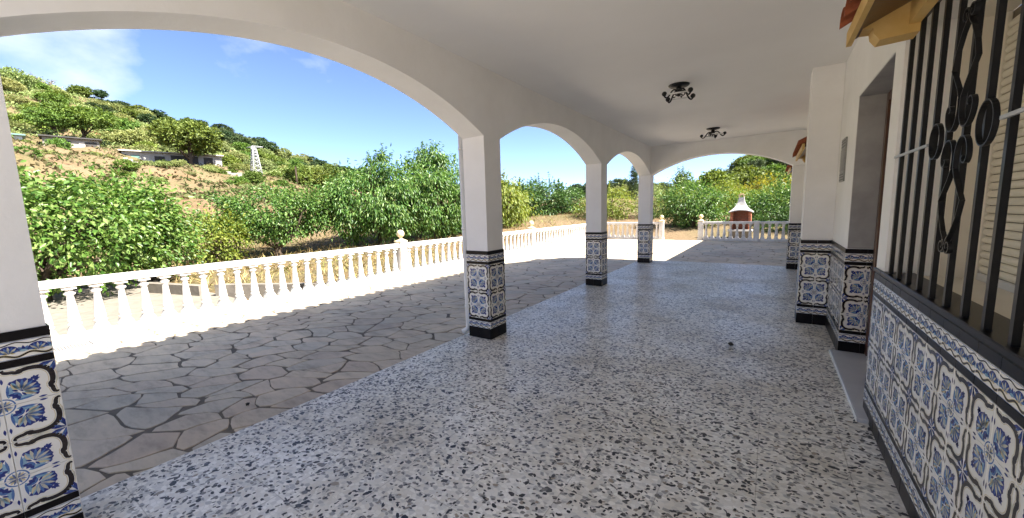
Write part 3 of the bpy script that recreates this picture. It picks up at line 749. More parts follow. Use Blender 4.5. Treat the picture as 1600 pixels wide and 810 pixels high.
# wrought iron grille
GXX = XW+.012; GP = (GXX, 2.18, NZ0)
grl = MB(); grl.box(GXX-.012, GXX+.012, NY0+.01, NY1-.01, 2.285, 2.315)
go = grl.build('window_grille', 'iron', house, GP)
bar_ys = [2.18+(k-5)*.1715 for k in range(11)]
zc = 1.63
mb = MB(); mb.box(-.009, .009, -.010, .010, 0, 2.285-(NZ0+.022)); bar_me = mb.mesh('bar', 'iron')
bars = [y for y in bar_ys if y < NY1-.02 and y > NY0+.02]
for y in bars: inst('bar', bar_me, go, GP, Matrix.Translation((GXX, y, NZ0+.0215)))
for (a, b) in ((2.18+.365, NY1-.012), (NY0+.012, 2.18-.315)):
    mb = MB(); mb.box(GXX-.019, GXX-.0095, a, b, zc-.006, zc+.006); mb.build('cross_bar', 'steel', go, GP)
def spiral(c, r0, r1, a0, a1, n=16):
    return [(c[0]+(r0+(r1-r0)*i/n)*math.cos(a0+(a1-a0)*i/n), c[1]+(r0+(r1-r0)*i/n)*math.sin(a0+(a1-a0)*i/n)) for i in range(n+1)]
def scroll(path2, name='scroll', xo=-.020):
    mb = MB(); mb.strap([(GXX+xo, 2.18+a, zc+b) for a, b in path2], .0075, (1, 0, 0), .0042); mb.build(name, 'iron', go, GP)
pi = math.pi
for sx in (1, -1):
    for sz in (1, -1):
        # lozenge strap ending in a curl, and the S scroll by the cross bar
        cr = spiral((.030, .425), .030, .010, pi, pi-2*pi*1.15, 18)
        loz = [(.010, .13), (.035, .17), (.075, .215), (.108, .25), (.085, .31), (.045, .37), (.008, .405)]
        cc = [(a, b) for a, b in loz]+[(a, b) for a, b in cr]
        scroll([(a*sx, b*sz) for a, b in cc])
        s1 = spiral((.066, .062), .060, .052, -pi*.6, pi*.55, 12)+spiral((.105, .118), .024, .009, pi*1.1, -pi*.7, 14)
        big = [(.012, .13), (.010, .09), (.02, .05), (.045, .022), (.078, .018), (.105, .035), (.122, .065), (.124, .095), (.108, .115), (.088, .112), (.080, .098), (.090, .088)]
        scroll([(a*sx, b*sz) for a, b in smooth_path(big, 3)], xo=-.0205)
    ring = [(sx*.236+.062*math.cos(2*pi*i/26), .073*math.sin(2*pi*i/26)) for i in range(27)]
    scroll(ring, 'ring')
# canopies
def canopy(y0, y1, zb, first):
    P = (XW-.15, (y0+y1)/2, zb); mb = MB()
    mb.prism([(XW-.002, zb+.20), (.335, zb+.085), (.335, zb+.055), (XW-.002, zb+.17)], 'y', y0, y1)
    c_ = mb.build('window_canopy', 'wood', house, P)
    mb = MB(); mb.box(.310, .334, y0-.012, y1+.012, zb+.03, zb+.105); mb.build('fascia', 'ochre', c_, P)
    for yy in (y0+.01, y1-.13):
        mb = MB()
        pr = [(XW-.002, zb), (.43, zb-.006), (.405, zb+.03), (.40, zb+.06), (.36, zb+.064), (.36, zb+.096), (XW-.002, zb+.168)]
        mb.prism(pr[::-1], 'y', yy, yy+.12); mb.build('corbel', 'ochre', c_, P)
    mb = MB(); mb.box(XW-.045, XW-.002, y0+.131, y1-.131, zb+.04, zb+.148); mb.build('lintel_board', 'ochre', c_, P)
    n = int((y1-y0+.06)/.17); tm = None
    for k in range(n):
        yy = y0-.03+k*.17+.085; pts = []
        if tm is None:
            m2 = MB(); L = math.hypot(.30, .155); segs = 8
            vs = []
            for e, (xx, zz, rr_) in enumerate(((0, 0, .088), (.32, .165, .074))):
                for dr in (0, -.012):
                    for i in range(segs+1):
                        a = pi*i/segs; vs.append((xx, (rr_+dr)*math.cos(a), zz+(rr_+dr)*math.sin(a)*.8))
            s_ = segs+1; fs = []
            for i in range(segs):
                fs += [(i, 2*s_+i, 2*s_+i+1, i+1), (s_+i+1, 3*s_+i+1, 3*s_+i, s_+i), (i, i+1, s_+i+1, s_+i), (2*s_+i+1, 2*s_+i, 3*s_+i, 3*s_+i+1)]
            fs += [(0, s_, 3*s_, 2*s_), (segs, 2*s_+segs, 3*s_+segs, s_+segs)]
            m2.add(vs, fs); tm = m2.mesh('roof_tile', 'terracotta')
        inst('roof_tile', tm, c_, P, Matrix.Translation((.262, yy, zb+.088)))
canopy(1.18, 2.98, 2.225, True)
canopy(6.6, 8.35, 2.07, False)
canopy(11.0, 12.6, 2.10, False)
# door
DP = (.78, 3.92, 0)
mb = MB(); mb.box(.775, .815, DY0+.075, DY1-.075, .03, DZ-.075)
do = mb.build('door', 'wood', house, DP)
mb = MB(); mb.bbox(.755, .82, DY1-.074, DY1-.0065, .028, DZ-.0065, .006); mb.bbox(.755, .82, DY0+.0065, DY0+.074, .028, DZ-.0065, .006); mb.box(.756, .82, DY0+.0745, DY1-.0745, DZ-.0745, DZ-.0065); mb.build('door_frame', 'wood', do, DP)
for y0 in (3.48, 3.96):
    for z0, z1 in ((.2, .85), (1.0, 2.05)):
        mb = MB(); mb.bbox(.764, .7745, y0, y0+.38, z0, z1, .004); mb.build('door_panel', 'wood', do, DP)
mb = MB(); mb.tube([(.774, 3.46, 1.05), (.735, 3.46, 1.05), (.73, 3.47, 1.05), (.73, 3.58, 1.05)], .009, 8); mb.build('handle', 'iron', do, DP)
mb = MB(); mb.bbox(.515, .83, 3.10, DY1-.012, .0008, .028, .004); mb.bbox(.508, .5145, 3.10, DY1-.012, .0008, .0285, .002, 1)
mb.build('threshold', ['threshold_marble', 'glaze_white'], house, (.6, 3.9, 0))
# downpipe on the outer side of the second column
yb = cyn[1]
mb = MB(); mb.tube([(CXC-.19, yb+.03, 2.9), (CXC-.19, yb+.03, .14), (CXC-.195, yb+.025, .07), (CXC-.24, yb-.01, .035)], [.026, .026, .027, .03], 12)
dp = mb.build('downpipe', 'plastic_white', house, (CXC-.19, yb+.03, 0))
for zz in (.32, 1.2, 2.05):
    mb = MB(); mb.tube([(CXC-.19, yb+.03, zz), (CXC-.19, yb+.03, zz+.022)], .031, 12); mb.box(CXC-.19, CXC-.145, yb+.02, yb+.04, zz+.004, zz+.018); mb.build('pipe_clamp', 'plastic_white', dp, (CXC-.19, yb+.03, 0))

# wall plaque
pq = empty('wall_plaque', (XW, 5.08, 1.79), 'grey rectangular plaque fixed to the white wall beside the door recess', 'plaque')
mb = MB(); mb.box(XW-.014, XW-.001, 4.955, 5.215, 1.585, 2.005); mb.build('plate', 'plaque_metal', pq, (XW, 5.08, 1.79))
mb = MB(); mb.box(XW-.018, XW-.0145, 4.975, 5.195, 1.69, 1.90); mb.build('relief', 'reveal_render', pq, (XW, 5.08, 1.79))
for zz in (1.605, 1.630, 1.655, 1.925, 1.955, 1.980):
    mb = MB(); mb.box(XW-.017, XW-.0145, 4.975, 5.195, zz-.006, zz+.006); mb.build('line', 'plaque_dark', pq, (XW, 5.08, 1.79))

# ceiling lamps
def lamp(x, y, rot, label):
    L = empty('ceiling_lamp', (x, y, CEIL), label, 'ceiling lamp', 'wrought iron ceiling lamps of the porch')
    def P(px, py, pz): c, s = math.cos(rot), math.sin(rot); return (x+px*c-py*s, y+px*s+py*c, CEIL+pz)
    mb = MB(); mb.lathe([(.02, -.030), (.07, -.029), (.105, -.020), (.118, -.008), (.118, -.001)], 24, (x, y, CEIL)); mb.build('ceiling_plate', 'iron', L, (x, y, CEIL))
    mb = MB(); mb.lathe([(.006, -.135), (.022, -.128), (.026, -.11), (.014, -.095), (.018, -.08), (.03, -.06), (.034, -.045), (.026, -.028)], 14, (x, y, CEIL)); mb.build('stem', 'iron', L, (x, y, CEIL))
    ends = []
    for k in range(4):
        a = k*pi/2+.35; ca, sa = math.cos(a), math.sin(a)
        pth = [(.015, -.085), (.05, -.062), (.085, -.07), (.115, -.105), (.145, -.145), (.175, -.158), (.198, -.142), (.2, -.120)]
        pp_ = smooth_path(pth, 3)
        mb = MB(); mb.tube([P(r*ca, r*sa, z) for r, z in pp_], .0095, 7); ar = mb.build('arm', 'iron', L, (x, y, CEIL))
        e = P(.2*ca, .2*sa, -.116); ends.append(e)
        mb = MB(); mb.lathe([(.001, -.028), (.016, -.024), (.027, -.010), (.030, .002), (.024, .016), (.013, .025), (.001, .028)], 12, e); mb.build('ball', 'iron', ar, (x, y, CEIL))
        c2 = smooth_path([(.03, -.10), (.06, -.098), (.075, -.118), (.06, -.135), (.045, -.125)], 3)
        mb = MB(); mb.tube([P(r*math.cos(a+.4), r*math.sin(a+.4), z) for r, z in c2], .006, 6); mb.build('scroll', 'iron', L, (x, y, CEIL))
    for i, j in ((0, 1), (2, 3)):
        a, b = Vector(ends[i]), Vector(ends[j]); a, b = a.lerp(b, .07)+Vector((0, 0, -.01)), a.lerp(b, .93)+Vector((0, 0, -.01))
        mb = MB(); mb.tube([a, b], .009, 10); mb.build('glass_tube', 'plastic_white', L, (x, y, CEIL))
lamp(-.985, 5.15, .5, 'black wrought iron ceiling lamp nearer the barred window')
lamp(-.98, 8.38, 1.1, 'black wrought iron ceiling lamp close to the end arch')

# small dark lumps on the floors
def lump(loc, r, label):
    mb = MB(); n = 10; prof = []
    vs = []; fs = []; rows = 6
    for i in range(rows+1):
        t = pi*i/rows
        for k in range(n):
            a = 2*pi*k/n; q = r*(1+.22*math.sin(3*a+i)+.15*math.cos(2*a-2*i)); vs.append((q*1.15*math.sin(t)*math.cos(a), q*math.sin(t)*math.sin(a), r*.75-q*.8*math.cos(t)))
    for i in range(rows):
        for k in range(n): j = (k+1) % n; fs.append((i*n+k, i*n+j, (i+1)*n+j, (i+1)*n+k))
    mb.add(vs, fs, 0, True); zm = min(v[2] for v in mb.v); mb.v = [(a, b, c-zm) for a, b, c in mb.v]
    o = mb.build('dark_pebble', 'dropping', None, loc, True); tag(o, label, 'pebble')
lump((-.27, 4.24, .0012), .020, 'small black lump lying on the speckled terrazzo floor')
lump((-3.2, 1.15, -.010), .013, 'small black lump lying on a grey paving flagstone')

# ------------------------------------------------------------------ balustrades
BH0, BH1 = .075, .655
bp = [(.052, .105), (.060, .112), (.062, .128), (.052, .138), (.050, .150), (.058, .160), (.054, .175), (.045, .27), (.037, .37), (.031, .455), (.033, .465), (.050, .482), (.052, .496), (.036, .512), (.030, .525), (.036, .537), (.046, .545)]
mb = MB(); mb.lathe(bp, 12)
mb.add([(sx*.072, sy*.072, 0) for sx, sy in ((-1, -1), (1, -1), (1, 1), (-1, 1))]+[(sx*.070, sy*.070, .03) for sx, sy in ((-1, -1), (1, -1), (1, 1), (-1, 1))]
       + [(sx*.056, sy*.056, .075) for sx, sy in ((-1, -1), (1, -1), (1, 1), (-1, 1))]+[(sx*.040, sy*.040, .106) for sx, sy in ((-1, -1), (1, -1), (1, 1), (-1, 1))],
       [(4*k+i, 4*k+(i+1) % 4, 4*k+4+(i+1) % 4, 4*k+4+i) for k in range(3) for i in range(4)]+[(12, 13, 14, 15), (3, 2, 1, 0)])
mb.bbox(-.060, .060, -.060, .060, .545, BH1-BH0, .004)
BAL_ME = mb.mesh('baluster', 'white_cast')
def finial_prof(): return [(.035, 0), (.036, .02), (.030, .035), (.045, .052)]+[(.085*math.sin(pi*(.18+.82*i/10))+.0005, .125-.085*math.cos(pi*(.18+.82*i/10))) for i in range(11)]
def balustrade(label, axis, fixed, a0, a1, posts, inset=.22, finials=True, first=.15, nofin=()):
    base = (fixed, (a0+a1)/2, 0) if axis == 'y' else ((a0+a1)/2, fixed, 0)
    B = empty('balustrade', base, label, 'balustrade')
    def bx(mb, u0, u1, v0, v1, z0, z1, c=.006):
        if axis == 'y': mb.bbox(fixed+v0, fixed+v1, u0, u1, z0, z1, c)
        else: mb.bbox(u0, u1, fixed+v0, fixed+v1, z0, z1, c)
    edges = []; prev = a0
    for p in sorted(posts): edges.append((prev, p-.092)); prev = p+.092
    edges.append((prev, a1))
    for e0, e1 in edges:
        if e1-e0 < .05: continue
        mb = MB(); bx(mb, e0, e1, -.085, .085, -.03, BH0, .01); mb.build('plinth', 'white_cast', B, base)
        mb = MB(); bx(mb, e0, e1, -.078, .078, BH1, .738, .012); mb.build('rail', 'white_cast', B, base)
        n = max(1, round((e1-e0)/.2165)); st = (e1-e0)/n
        for k in range(n):
            a = e0+st*(k+.5); loc = (fixed, a, BH0-.0005) if axis == 'y' else (a, fixed, BH0-.0005)
            o = bpy.data.objects.new('baluster', BAL_ME); link(o, B, loc); o.rotation_euler = (random.uniform(-.006, .006), random.uniform(-.006, .006), random.choice((0, 1, 2, 3))*pi/2+random.uniform(-.05, .05))
    for p in posts:
        mb = MB(); bx(mb, p-.090, p+.090, -.093, .093, -.03, .752, .006); bx(mb, p-.105, p+.105, -.108, .108, -.031, .085, .02)
        po = mb.build('post', 'white_cast', B, base)
        if p in nofin: continue
        c_ = (fixed, p, .7525) if axis == 'y' else (p, fixed, .7525)
        mb = MB(); mb.lathe([(.135, 0), (.15, .035), (.142, .046), (.07, .075), (.055, .085)], 4, c_, 0, False, pi/4)
        mb.lathe([(r, z+.075) for r, z in finial_prof()], 18, c_, 0, True); mb.build('finial', 'finial_stone', po, base)
    return B
balustrade('long white balustrade along the orchard with ball-topped posts', 'y', -6.83, -1.6, 17.28, [-.05, 5.74, 11.40], nofin=())
balustrade('short white balustrade joining the corner to the garden opening', 'x', 17.39, -6.93, -3.80, [-6.83, -3.89])
balustrade('white balustrade in front of the brick barbecue', 'x', 17.39, -2.45, .95, [-2.36, -.43], nofin=(-.43,))

# ------------------------------------------------------------------ barbecue
BQ = (-1.03, 18.55, 0); gz = float(terr(-1.03, 18.55))-.05
bq = empty('barbecue', (BQ[0], BQ[1], gz), 'brick barbecue with a flared white hood and chimney', 'barbecue')
bl = (BQ[0], BQ[1], gz)
mb = MB(); mb.box(BQ[0]-.40, BQ[0]+.40, BQ[1]-.32, BQ[1]+.30, gz, .30); mb.box(BQ[0]-.44, BQ[0]+.44, BQ[1]-.40, BQ[1]+.30, .30, .36, 1); mb.build('base', ['concrete', 'white_cast'], bq, bl)
mb = MB(); mb.box(BQ[0]-.27, BQ[0]+.27, BQ[1]+.14, BQ[1]+.28, .3605, 1.18); fb = mb.build('firebox', 'mortar', bq, bl)
bm_ = MB(); bm_.bbox(0, .165, 0, .014, 0, .052, .003); bme = bm_.mesh('brick', 'dark_brick')
zz = .365; row = 0
while zz < 1.12:
    xx = BQ[0]-.27-(.088 if row % 2 else 0)
    while xx < BQ[0]+.26:
        x0 = max(xx, BQ[0]-.269); x1 = min(xx+.165, BQ[0]+.269)
        if x1-x0 > .03: inst('brick', bme, fb, bl, Matrix.Translation((x0, BQ[1]+.126, zz)) @ Matrix.Diagonal(((x1-x0)/.165, 1, 1, 1)))
        xx += .177
    zz += .064; row += 1
bm_ = MB(); bm_.bbox(0, .10, 0, .44, 0, .055, .004); pme = bm_.mesh('brick', 'brick')
for s in (-1, 1):
    x0 = BQ[0]-.375 if s < 0 else BQ[0]+.275; zz = .3605
    while zz < 1.06: inst('brick', pme, bq, bl, Matrix.Translation((x0, BQ[1]-.16, zz))); zz += .066
# hood: flared square, front edge arched
mb = MB(); prof = [(.435, 1.065), (.435, 1.10), (.345, 1.16), (.255, 1.25), (.185, 1.36), (.135, 1.48), (.108, 1.58), (.098, 1.68)]
vs = []
for r, z in prof:
    ry = r*.72
    n = 9
    for i in range(n): t = -1+2*i/(n-1); vs.append((BQ[0]+r*t, BQ[1]-ry+.02, z+(.085*(1-t*t) if z < 1.12 else 0)))
    for i in range(n): t = 1-2*i/(n-1); vs.append((BQ[0]+r*t, BQ[1]+ry+.02, z))
w = 18; fs = [(k*w+i, k*w+(i+1) % w, (k+1)*w+(i+1) % w, (k+1)*w+i) for k in range(len(prof)-1) for i in range(w)]
fs.append(tuple((len(prof)-1)*w+i for i in range(w)))
mb.add(vs, fs, 0, False); hd = mb.build('hood', 'white_cast', bq, bl)
mb = MB()
for sx in (-1, 1):
    for sy in (-1, 1): mb.box(BQ[0]+sx*.07-.022, BQ[0]+sx*.07+.022, BQ[1]+.02+sy*.05-.022, BQ[1]+.02+sy*.05+.022, 1.681, 1.77)
mb.box(BQ[0]-.115, BQ[0]+.115, BQ[1]-.075, BQ[1]+.115, 1.7705, 1.80); mb.box(BQ[0]-.06, BQ[0]+.06, BQ[1]-.03, BQ[1]+.07, 1.8005, 1.84)
mb.build('chimney', 'finial_stone', bq, bl)

# ------------------------------------------------------------------ orchard kerb
def kerb(p, q, w, h, label):
    mb = MB(); p, q = Vector((*p, 0)), Vector((*q, 0)); d = (q-p); L = d.length; d.normalize(); n_ = Vector((-d.y, d.x, 0))*w/2
    mb.add([(*(p-n_).xy, -.25), (*(q-n_).xy, -.25), (*(q+n_).xy, -.25), (*(p+n_).xy, -.25), (*(p-n_).xy, h), (*(q-n_).xy, h), (*(q+n_).xy, h), (*(p+n_).xy, h)],
           [(0, 3, 2, 1), (4, 5, 6, 7), (0, 1, 5, 4), (1, 2, 6, 5), (2, 3, 7, 6), (3, 0, 4, 7)])
    o = mb.build('kerb_wall', 'concrete', None, ((p.x+q.x)/2, (p.y+q.y)/2, -.2)); tag(o, label, 'kerb')
kerb((-10.9, 2.35), (-9.25, 2.80), .14, .10, 'low concrete kerb ending at a gap in the orchard edge')
kerb((-8.95, 2.95), (-7.15, 3.95), .14, .12, 'low concrete kerb slanting towards the long balustrade')
kerb((-7.25, 4.15), (-7.25, 11.0), .13, .06, 'straight concrete kerb running behind the long balustrade')
mb = MB(); mb.box(-13, -6.99, -6, 3.0, -.3, -.10); o = mb.build('side_path', 'concrete'); tag(o, kind='structure')

# ------------------------------------------------------------------ vegetation
def leaf_arrays(C, D, Nn, L, W, fold=.25):
    """C centres, D directions, Nn approx normals, per-leaf length and width -> verts and tris"""
    D = D/np.linalg.norm(D, axis=1, keepdims=True)
    Sd = np.cross(D, Nn); Sd /= (np.linalg.norm(Sd, axis=1, keepdims=True)+1e-9); Nm = np.cross(Sd, D)
    base = C-D*L[:, None]*.5; tip = C+D*L[:, None]*.5-Nm*(L*.12)[:, None]
    mid = C+D*L[:, None]*(-.02)
    l = mid+Sd*W[:, None]*.5+Nm*(W*fold)[:, None]; r = mid-Sd*W[:, None]*.5+Nm*(W*fold)[:, None]
    V = np.stack([base, l, tip, r], 1).reshape(-1, 3); n = len(C); k = np.arange(n)*4
    T = np.stack([np.stack([k, k+2, k+1], 1), np.stack([k, k+3, k+2], 1)], 1).reshape(-1, 3)
    return V, T
def unit(n, rg):
    v = rg.normal(size=(n, 3)); return v/np.linalg.norm(v, axis=1, keepdims=True)
def crown_mesh(name, lobes, nclump, per, csize, L, W, mat, seed, droop=.3, shoots=0, surf=.75):
    """lobes: list of (cx,cy,cz,rx,ry,rz); clumps spread over the lobes' outer volume"""
    rg = np.random.default_rng(seed); lo = np.array(lobes, float)
    vol = lo[:, 3]*lo[:, 4]+lo[:, 4]*lo[:, 5]+lo[:, 3]*lo[:, 5]; pick = rg.choice(len(lo), nclump, p=vol/vol.sum())
    u = unit(nclump, rg); rad = surf+(1-surf)*rg.uniform(0, 1, nclump)**.6+rg.normal(0, .05, nclump)
    inner = rg.uniform(0, 1, nclump) < .16; rad[inner] *= rg.uniform(.3, .8, inner.sum())
    cc = lo[pick, :3]+u*lo[pick, 3:]*rad[:, None]
    cs = csize*rg.uniform(.6, 1.35, nclump)
    n = nclump*per; ci = np.repeat(np.arange(nclump), per)
    off = rg.normal(size=(n, 3))*.5; C = cc[ci]+off*cs[ci][:, None]*np.array([1, 1, .8])
    out = u[ci]*.7+off*.9+unit(n, rg)*.7; out[:, 2] -= droop*2
    Nn = unit(n, rg)*1.0+np.array([0, 0, .75])+u[ci]*.5
    Ls = L*rg.uniform(.65, 1.25, n); Ws = W*rg.uniform(.7, 1.2, n)
    V, T = leaf_arrays(C, out, Nn, Ls, Ws)
    if shoots:
        top = cc[np.argsort(-cc[:, 2])[:max(shoots*4, 8)]]; top = top[rg.choice(len(top), shoots, replace=False)]
        Cs = []; Ds = []
        for p in top:
            hgt = rg.uniform(.4, 1.0)*csize*2.2; m_ = 34; t = rg.uniform(0, 1, m_); tilt = rg.normal(0, .12, 2)
            Cs.append(np.stack([p[0]+tilt[0]*t*hgt+rg.normal(0, .07, m_)*csize, p[1]+tilt[1]*t*hgt+rg.normal(0, .07, m_)*csize, p[2]+t*hgt], 1))
            dd = unit(m_, rg); dd[:, 2] = dd[:, 2]*.4-.1; Ds.append(dd)
        Cs = np.concatenate(Cs); Ds = np.concatenate(Ds); m_ = len(Cs)
        V2, T2 = leaf_arrays(Cs, Ds, unit(m_, rg)+np.array([0, 0, 1.]), L*rg.uniform(.6, 1, m_), W*rg.uniform(.6, 1, m_))
        T = np.concatenate([T, T2+len(V)]); V = np.concatenate([V, V2])
    return np_mesh(name, V, T, mat), cc
def trunk_mb(h, r, limbs, seed, lean=(0, 0)):
    rg = random.Random(seed); mb = MB()
    pts = [(lean[0]*t*h+rg.uniform(-.05, .05)*h*.15*(t > 0), lean[1]*t*h+rg.uniform(-.05, .05)*h*.15*(t > 0), -.25+(h+.25)*t) for t in (0, .12, .3, .5, .75, 1)]
    mb.tube(pts, [r*1.5, r*1.12, r, r*.92, r*.85, r*.7], 9)
    top = Vector(pts[-1])
    for l in limbs:
        l = Vector(l); a = Vector(pts[rg.choice((3, 4, 5))]); m1 = a.lerp(l, .35)+Vector((rg.uniform(-.1, .1), rg.uniform(-.1, .1), rg.uniform(.0, .15)))*(l-a).length; m2 = a.lerp(l, .7)+Vector((rg.uniform(-.07, .07), rg.uniform(-.07, .07), rg.uniform(.0, .1)))*(l-a).length
        mb.tube([a, m1, m2, l], [r*.6, r*.42, r*.27, r*.1], 6)
    return mb
def tree(name, label, cat, loc, lobes, nclump, per, csize, L, W, mat, seed, th, tr, droop=.3, shoots=0, group=None, bark='bark', surf=.75, lean=(0, 0)):
    T = empty(name, loc, label, cat, group)
    me, cc = crown_mesh('crown', lobes, nclump, per, csize, L, W, mat, seed, droop, shoots, surf)
    c_ = bpy.data.objects.new('crown', me); link(c_, T, loc)
    rg = np.random.default_rng(seed+1); lim = cc[rg.choice(len(cc), min(14, len(cc)), replace=False)]
    mb = trunk_mb(th, tr, lim, seed, lean); mb.build('trunk', bark, T, loc, True)
    return T
GZ0 = -.16
# big leafy bushes straight beyond the long balustrade
tree('fruit_tree', 'broad light green fruit tree with large rounded leaves behind the balustrade', 'tree', (-11.6, 1.0, GZ0),
     [(-.2, -1.2, 1.6, 1.7, 1.6, 1.2), (.4, .3, 1.35, 1.4, 1.2, 1.0), (-.8, 1.2, 1.5, 1.5, 1.2, 1.05), (-.2, -2.7, 1.55, 1.4, 1.3, 1.1), (-.6, -.6, 2.2, .8, .8, .6)], 330, 62, .36, .115, .066, 'leaf_lemon', 3, .75, .13, .28, 8, surf=.86)
tree('fruit_tree', 'lower fruit tree with glossy leaves beside the broad light green one', 'tree', (-12.8, 2.95, GZ0),
     [(0, 0, 1.2, 1.0, .85, .95), (-.2, -.5, 1.5, .7, .6, .6)], 130, 56, .30, .105, .062, 'leaf_lemon', 5, .6, .10, .25, 5)
tree('fruit_tree', 'small pale yellowish bush between the fruit trees', 'tree', (-15.4, 5.2, GZ0+.05),
     [(0, 0, .9, .9, .9, .8)], 90, 26, .35, .13, .06, 'leaf_bright', 6, .4, .06, .1, 3)
tree('orchard_tree', 'round bright green orchard tree on a dark short trunk', 'tree', (-15.6, 7.2, GZ0+.02),
     [(0, 0, 1.65, 1.6, 1.5, .95), (-.6, -1.2, 1.45, 1.25, 1.1, .8), (.2, 1.2, 1.7, 1.1, 1.2, .9)], 230, 60, .36, .12, .06, 'leaf_avocado', 8, 1.0, .14, .3, 7)
tree('avocado_tree', 'tall avocado tree with drooping leaves behind the first ball-topped post', 'tree', (-14.6, 11.2, GZ0),
     [(0, 0, 2.1, 1.8, 1.7, 1.6), (-.4, -1.3, 1.8, 1.3, 1.2, 1.3), (.2, 1.2, 2.2, 1.3, 1.2, 1.5), (-.2, .5, 3.4, .7, .7, .8)], 220, 90, .44, .19, .06, 'leaf_avocado', 10, 1.1, .17, .7, 9, surf=.9)
tree('avocado_tree', 'tallest dense avocado tree, next to the light-leaved one', 'tree', (-14.2, 14.6, GZ0),
     [(0, 0, 2.4, 1.9, 1.8, 1.9), (.3, -1.4, 2.1, 1.4, 1.2, 1.6), (-.2, 1.5, 2.1, 1.4, 1.3, 1.6), (.1, -.5, 4.0, .7, .7, .8)], 240, 90, .46, .19, .06, 'leaf_avocado', 12, 1.2, .18, .7, 10, surf=.9)
tree('avocado_tree', 'light-leaved avocado tree between the tall avocados and the dark orange tree', 'tree', (-13.4, 19.0, GZ0),
     [(0, 0, 1.9, 1.5, 1.5, 1.55), (-.6, 1.2, 1.6, 1.3, 1.2, 1.3)], 230, 30, .5, .22, .08, 'leaf_bright', 14, 1.0, .12, .7, 8)
tree('orange_tree', 'dense dark green orange tree with upright shoots behind the second ball-topped post', 'tree', (-14.6, 25.5, GZ0+.1),
     [(0, 0, 2.05, 2.4, 2.3, 1.55), (-1.2, -1.6, 1.8, 1.8, 1.7, 1.35), (1.2, 1.2, 1.9, 1.8, 1.7, 1.45)], 300, 48, .52, .19, .10, 'leaf_deep', 16, 1.0, .17, .25, 16)
tree('garden_shrub', 'rounded yellow-green shrub behind the short balustrade', 'shrub', (-8.6, 24.6, GZ0+.1),
     [(0, 0, 1.45, 1.5, 1.4, 1.2), (-1.3, .3, 1.2, 1.2, 1.1, 1.0)], 210, 30, .45, .15, .07, 'leaf_bright', 18, .6, .1, .2, 4)
tree('garden_tree', 'dark leafy tree beside the garden opening with a bare lower trunk', 'tree', (-3.35, 21.6, GZ0+.05),
     [(0, 0, 1.6, 1.25, 1.3, 1.15), (-.9, .5, 1.5, 1.0, 1.0, .95), (.7, .3, 1.45, .9, 1.0, .9)], 230, 30, .42, .14, .065, 'leaf_avocado', 20, .75, .12, .25, 4)
tree('garden_tree', 'pale olive-green feathery tree rising behind the garden opening', 'tree', (-4.6, 26.5, GZ0+.1),
     [(0, 0, 1.35, 1.9, 1.9, 1.05), (1.9, .8, 1.35, 1.6, 1.6, 1.0)], 300, 30, .5, .14, .05, 'leaf_bright', 22, .9, .13, .3, 8)
tree('garden_tree', 'round bright green tree between the feathery tree and the barbecue', 'tree', (-2.0, 27.5, GZ0+.1),
     [(0, 0, 1.45, 1.9, 1.8, 1.1), (1.6, -.6, 1.2, 1.4, 1.4, .95)], 320, 30, .5, .16, .06, 'leaf_bright', 24, 1.0, .14, .3, 8)
tree('garden_tree', 'full leafy green tree behind the barbecue', 'tree', (.25, 23.2, GZ0+.1),
     [(0, 0, 1.3, 1.4, 1.4, 1.0), (-1.1, .5, 1.1, 1.1, 1.1, .9), (1.2, .3, 1.45, 1.2, 1.2, 1.0)], 330, 32, .46, .15, .06, 'leaf_avocado', 26, .9, .12, .3, 8)
tree('garden_tree', 'yellow flowering tree top beyond the end support', 'tree', (.1, 30.5, GZ0+.15),
     [(0, 0, 2.15, 1.4, 1.3, .85), (-1.6, .4, 1.75, 1.1, 1.1, .75)], 220, 30, .45, .16, .08, 'leaf_yellow', 28, 1.6, .13, .2, 5)
tree('garden_tree', 'small conical green tree standing above the pale shrubs', 'tree', (-6.4, 36.5, GZ0+.3),
     [(0, 0, 2.1, 1.3, 1.3, 1.3), (0, 0, 3.2, .75, .75, .8)], 200, 28, .5, .2, .08, 'leaf_pine', 30, 1.0, .14, .2, 4)
tree('garden_shrub', 'grey-green thin shrub behind the post of the garden opening', 'shrub', (-6.3, 25.2, GZ0+.1),
     [(0, 0, 1.5, 1.0, 1.0, 1.3)], 110, 24, .45, .13, .04, 'leaf_olive', 32, .6, .07, .3, 6)
tree('garden_shrub', 'low green hedge shrub behind the barbecue balustrade', 'shrub', (1.6, 20.6, GZ0),
     [(0, 0, .9, 1.1, .9, .9), (-1.3, .2, .7, .9, .8, .7)], 150, 28, .38, .12, .055, 'leaf_deep', 34, .3, .07, .2, 2)

# hillside shrubs and trees: a few built, then copied
def proto(name, lobes, nclump, per, csize, L, W, mat, seed, th, tr, bark='bark', droop=.0, shoots=0):
    me, cc = crown_mesh('crown', lobes, nclump, per, csize, L, W, mat, seed, droop, shoots)
    rg = np.random.default_rng(seed+1); lim = cc[rg.choice(len(cc), min(9, len(cc)), replace=False)]
    return name, me, trunk_mb(th, tr, lim, seed).mesh('trunk', bark)
P_OL = [proto('hill_shrub', [(0, 0, .55, 1.0, 1.0, .72), (.55, .3, .45, .7, .7, .55), (-.5, -.4, .4, .65, .7, .5)], 210, 22, .17, .16, .085, 'leaf_olive', 100+k, .25, .07) for k in range(3)]
P_GR = [proto('hill_shrub', [(0, 0, .6, 1.0, 1.0, .75), (-.5, .4, .5, .65, .65, .6)], 200, 22, .17, .16, .09, 'leaf_pine', 110+k, .25, .07) for k in range(3)]
P_DK = [proto('hill_tree', [(0, 0, 1.25, .85, .85, .8), (.4, .3, 1.5, .55, .5, .5), (-.4, -.2, 1.1, .6, .6, .6)], 200, 22, .17, .16, .08, 'leaf_dark', 120+k, .7, .08) for k in range(3)]
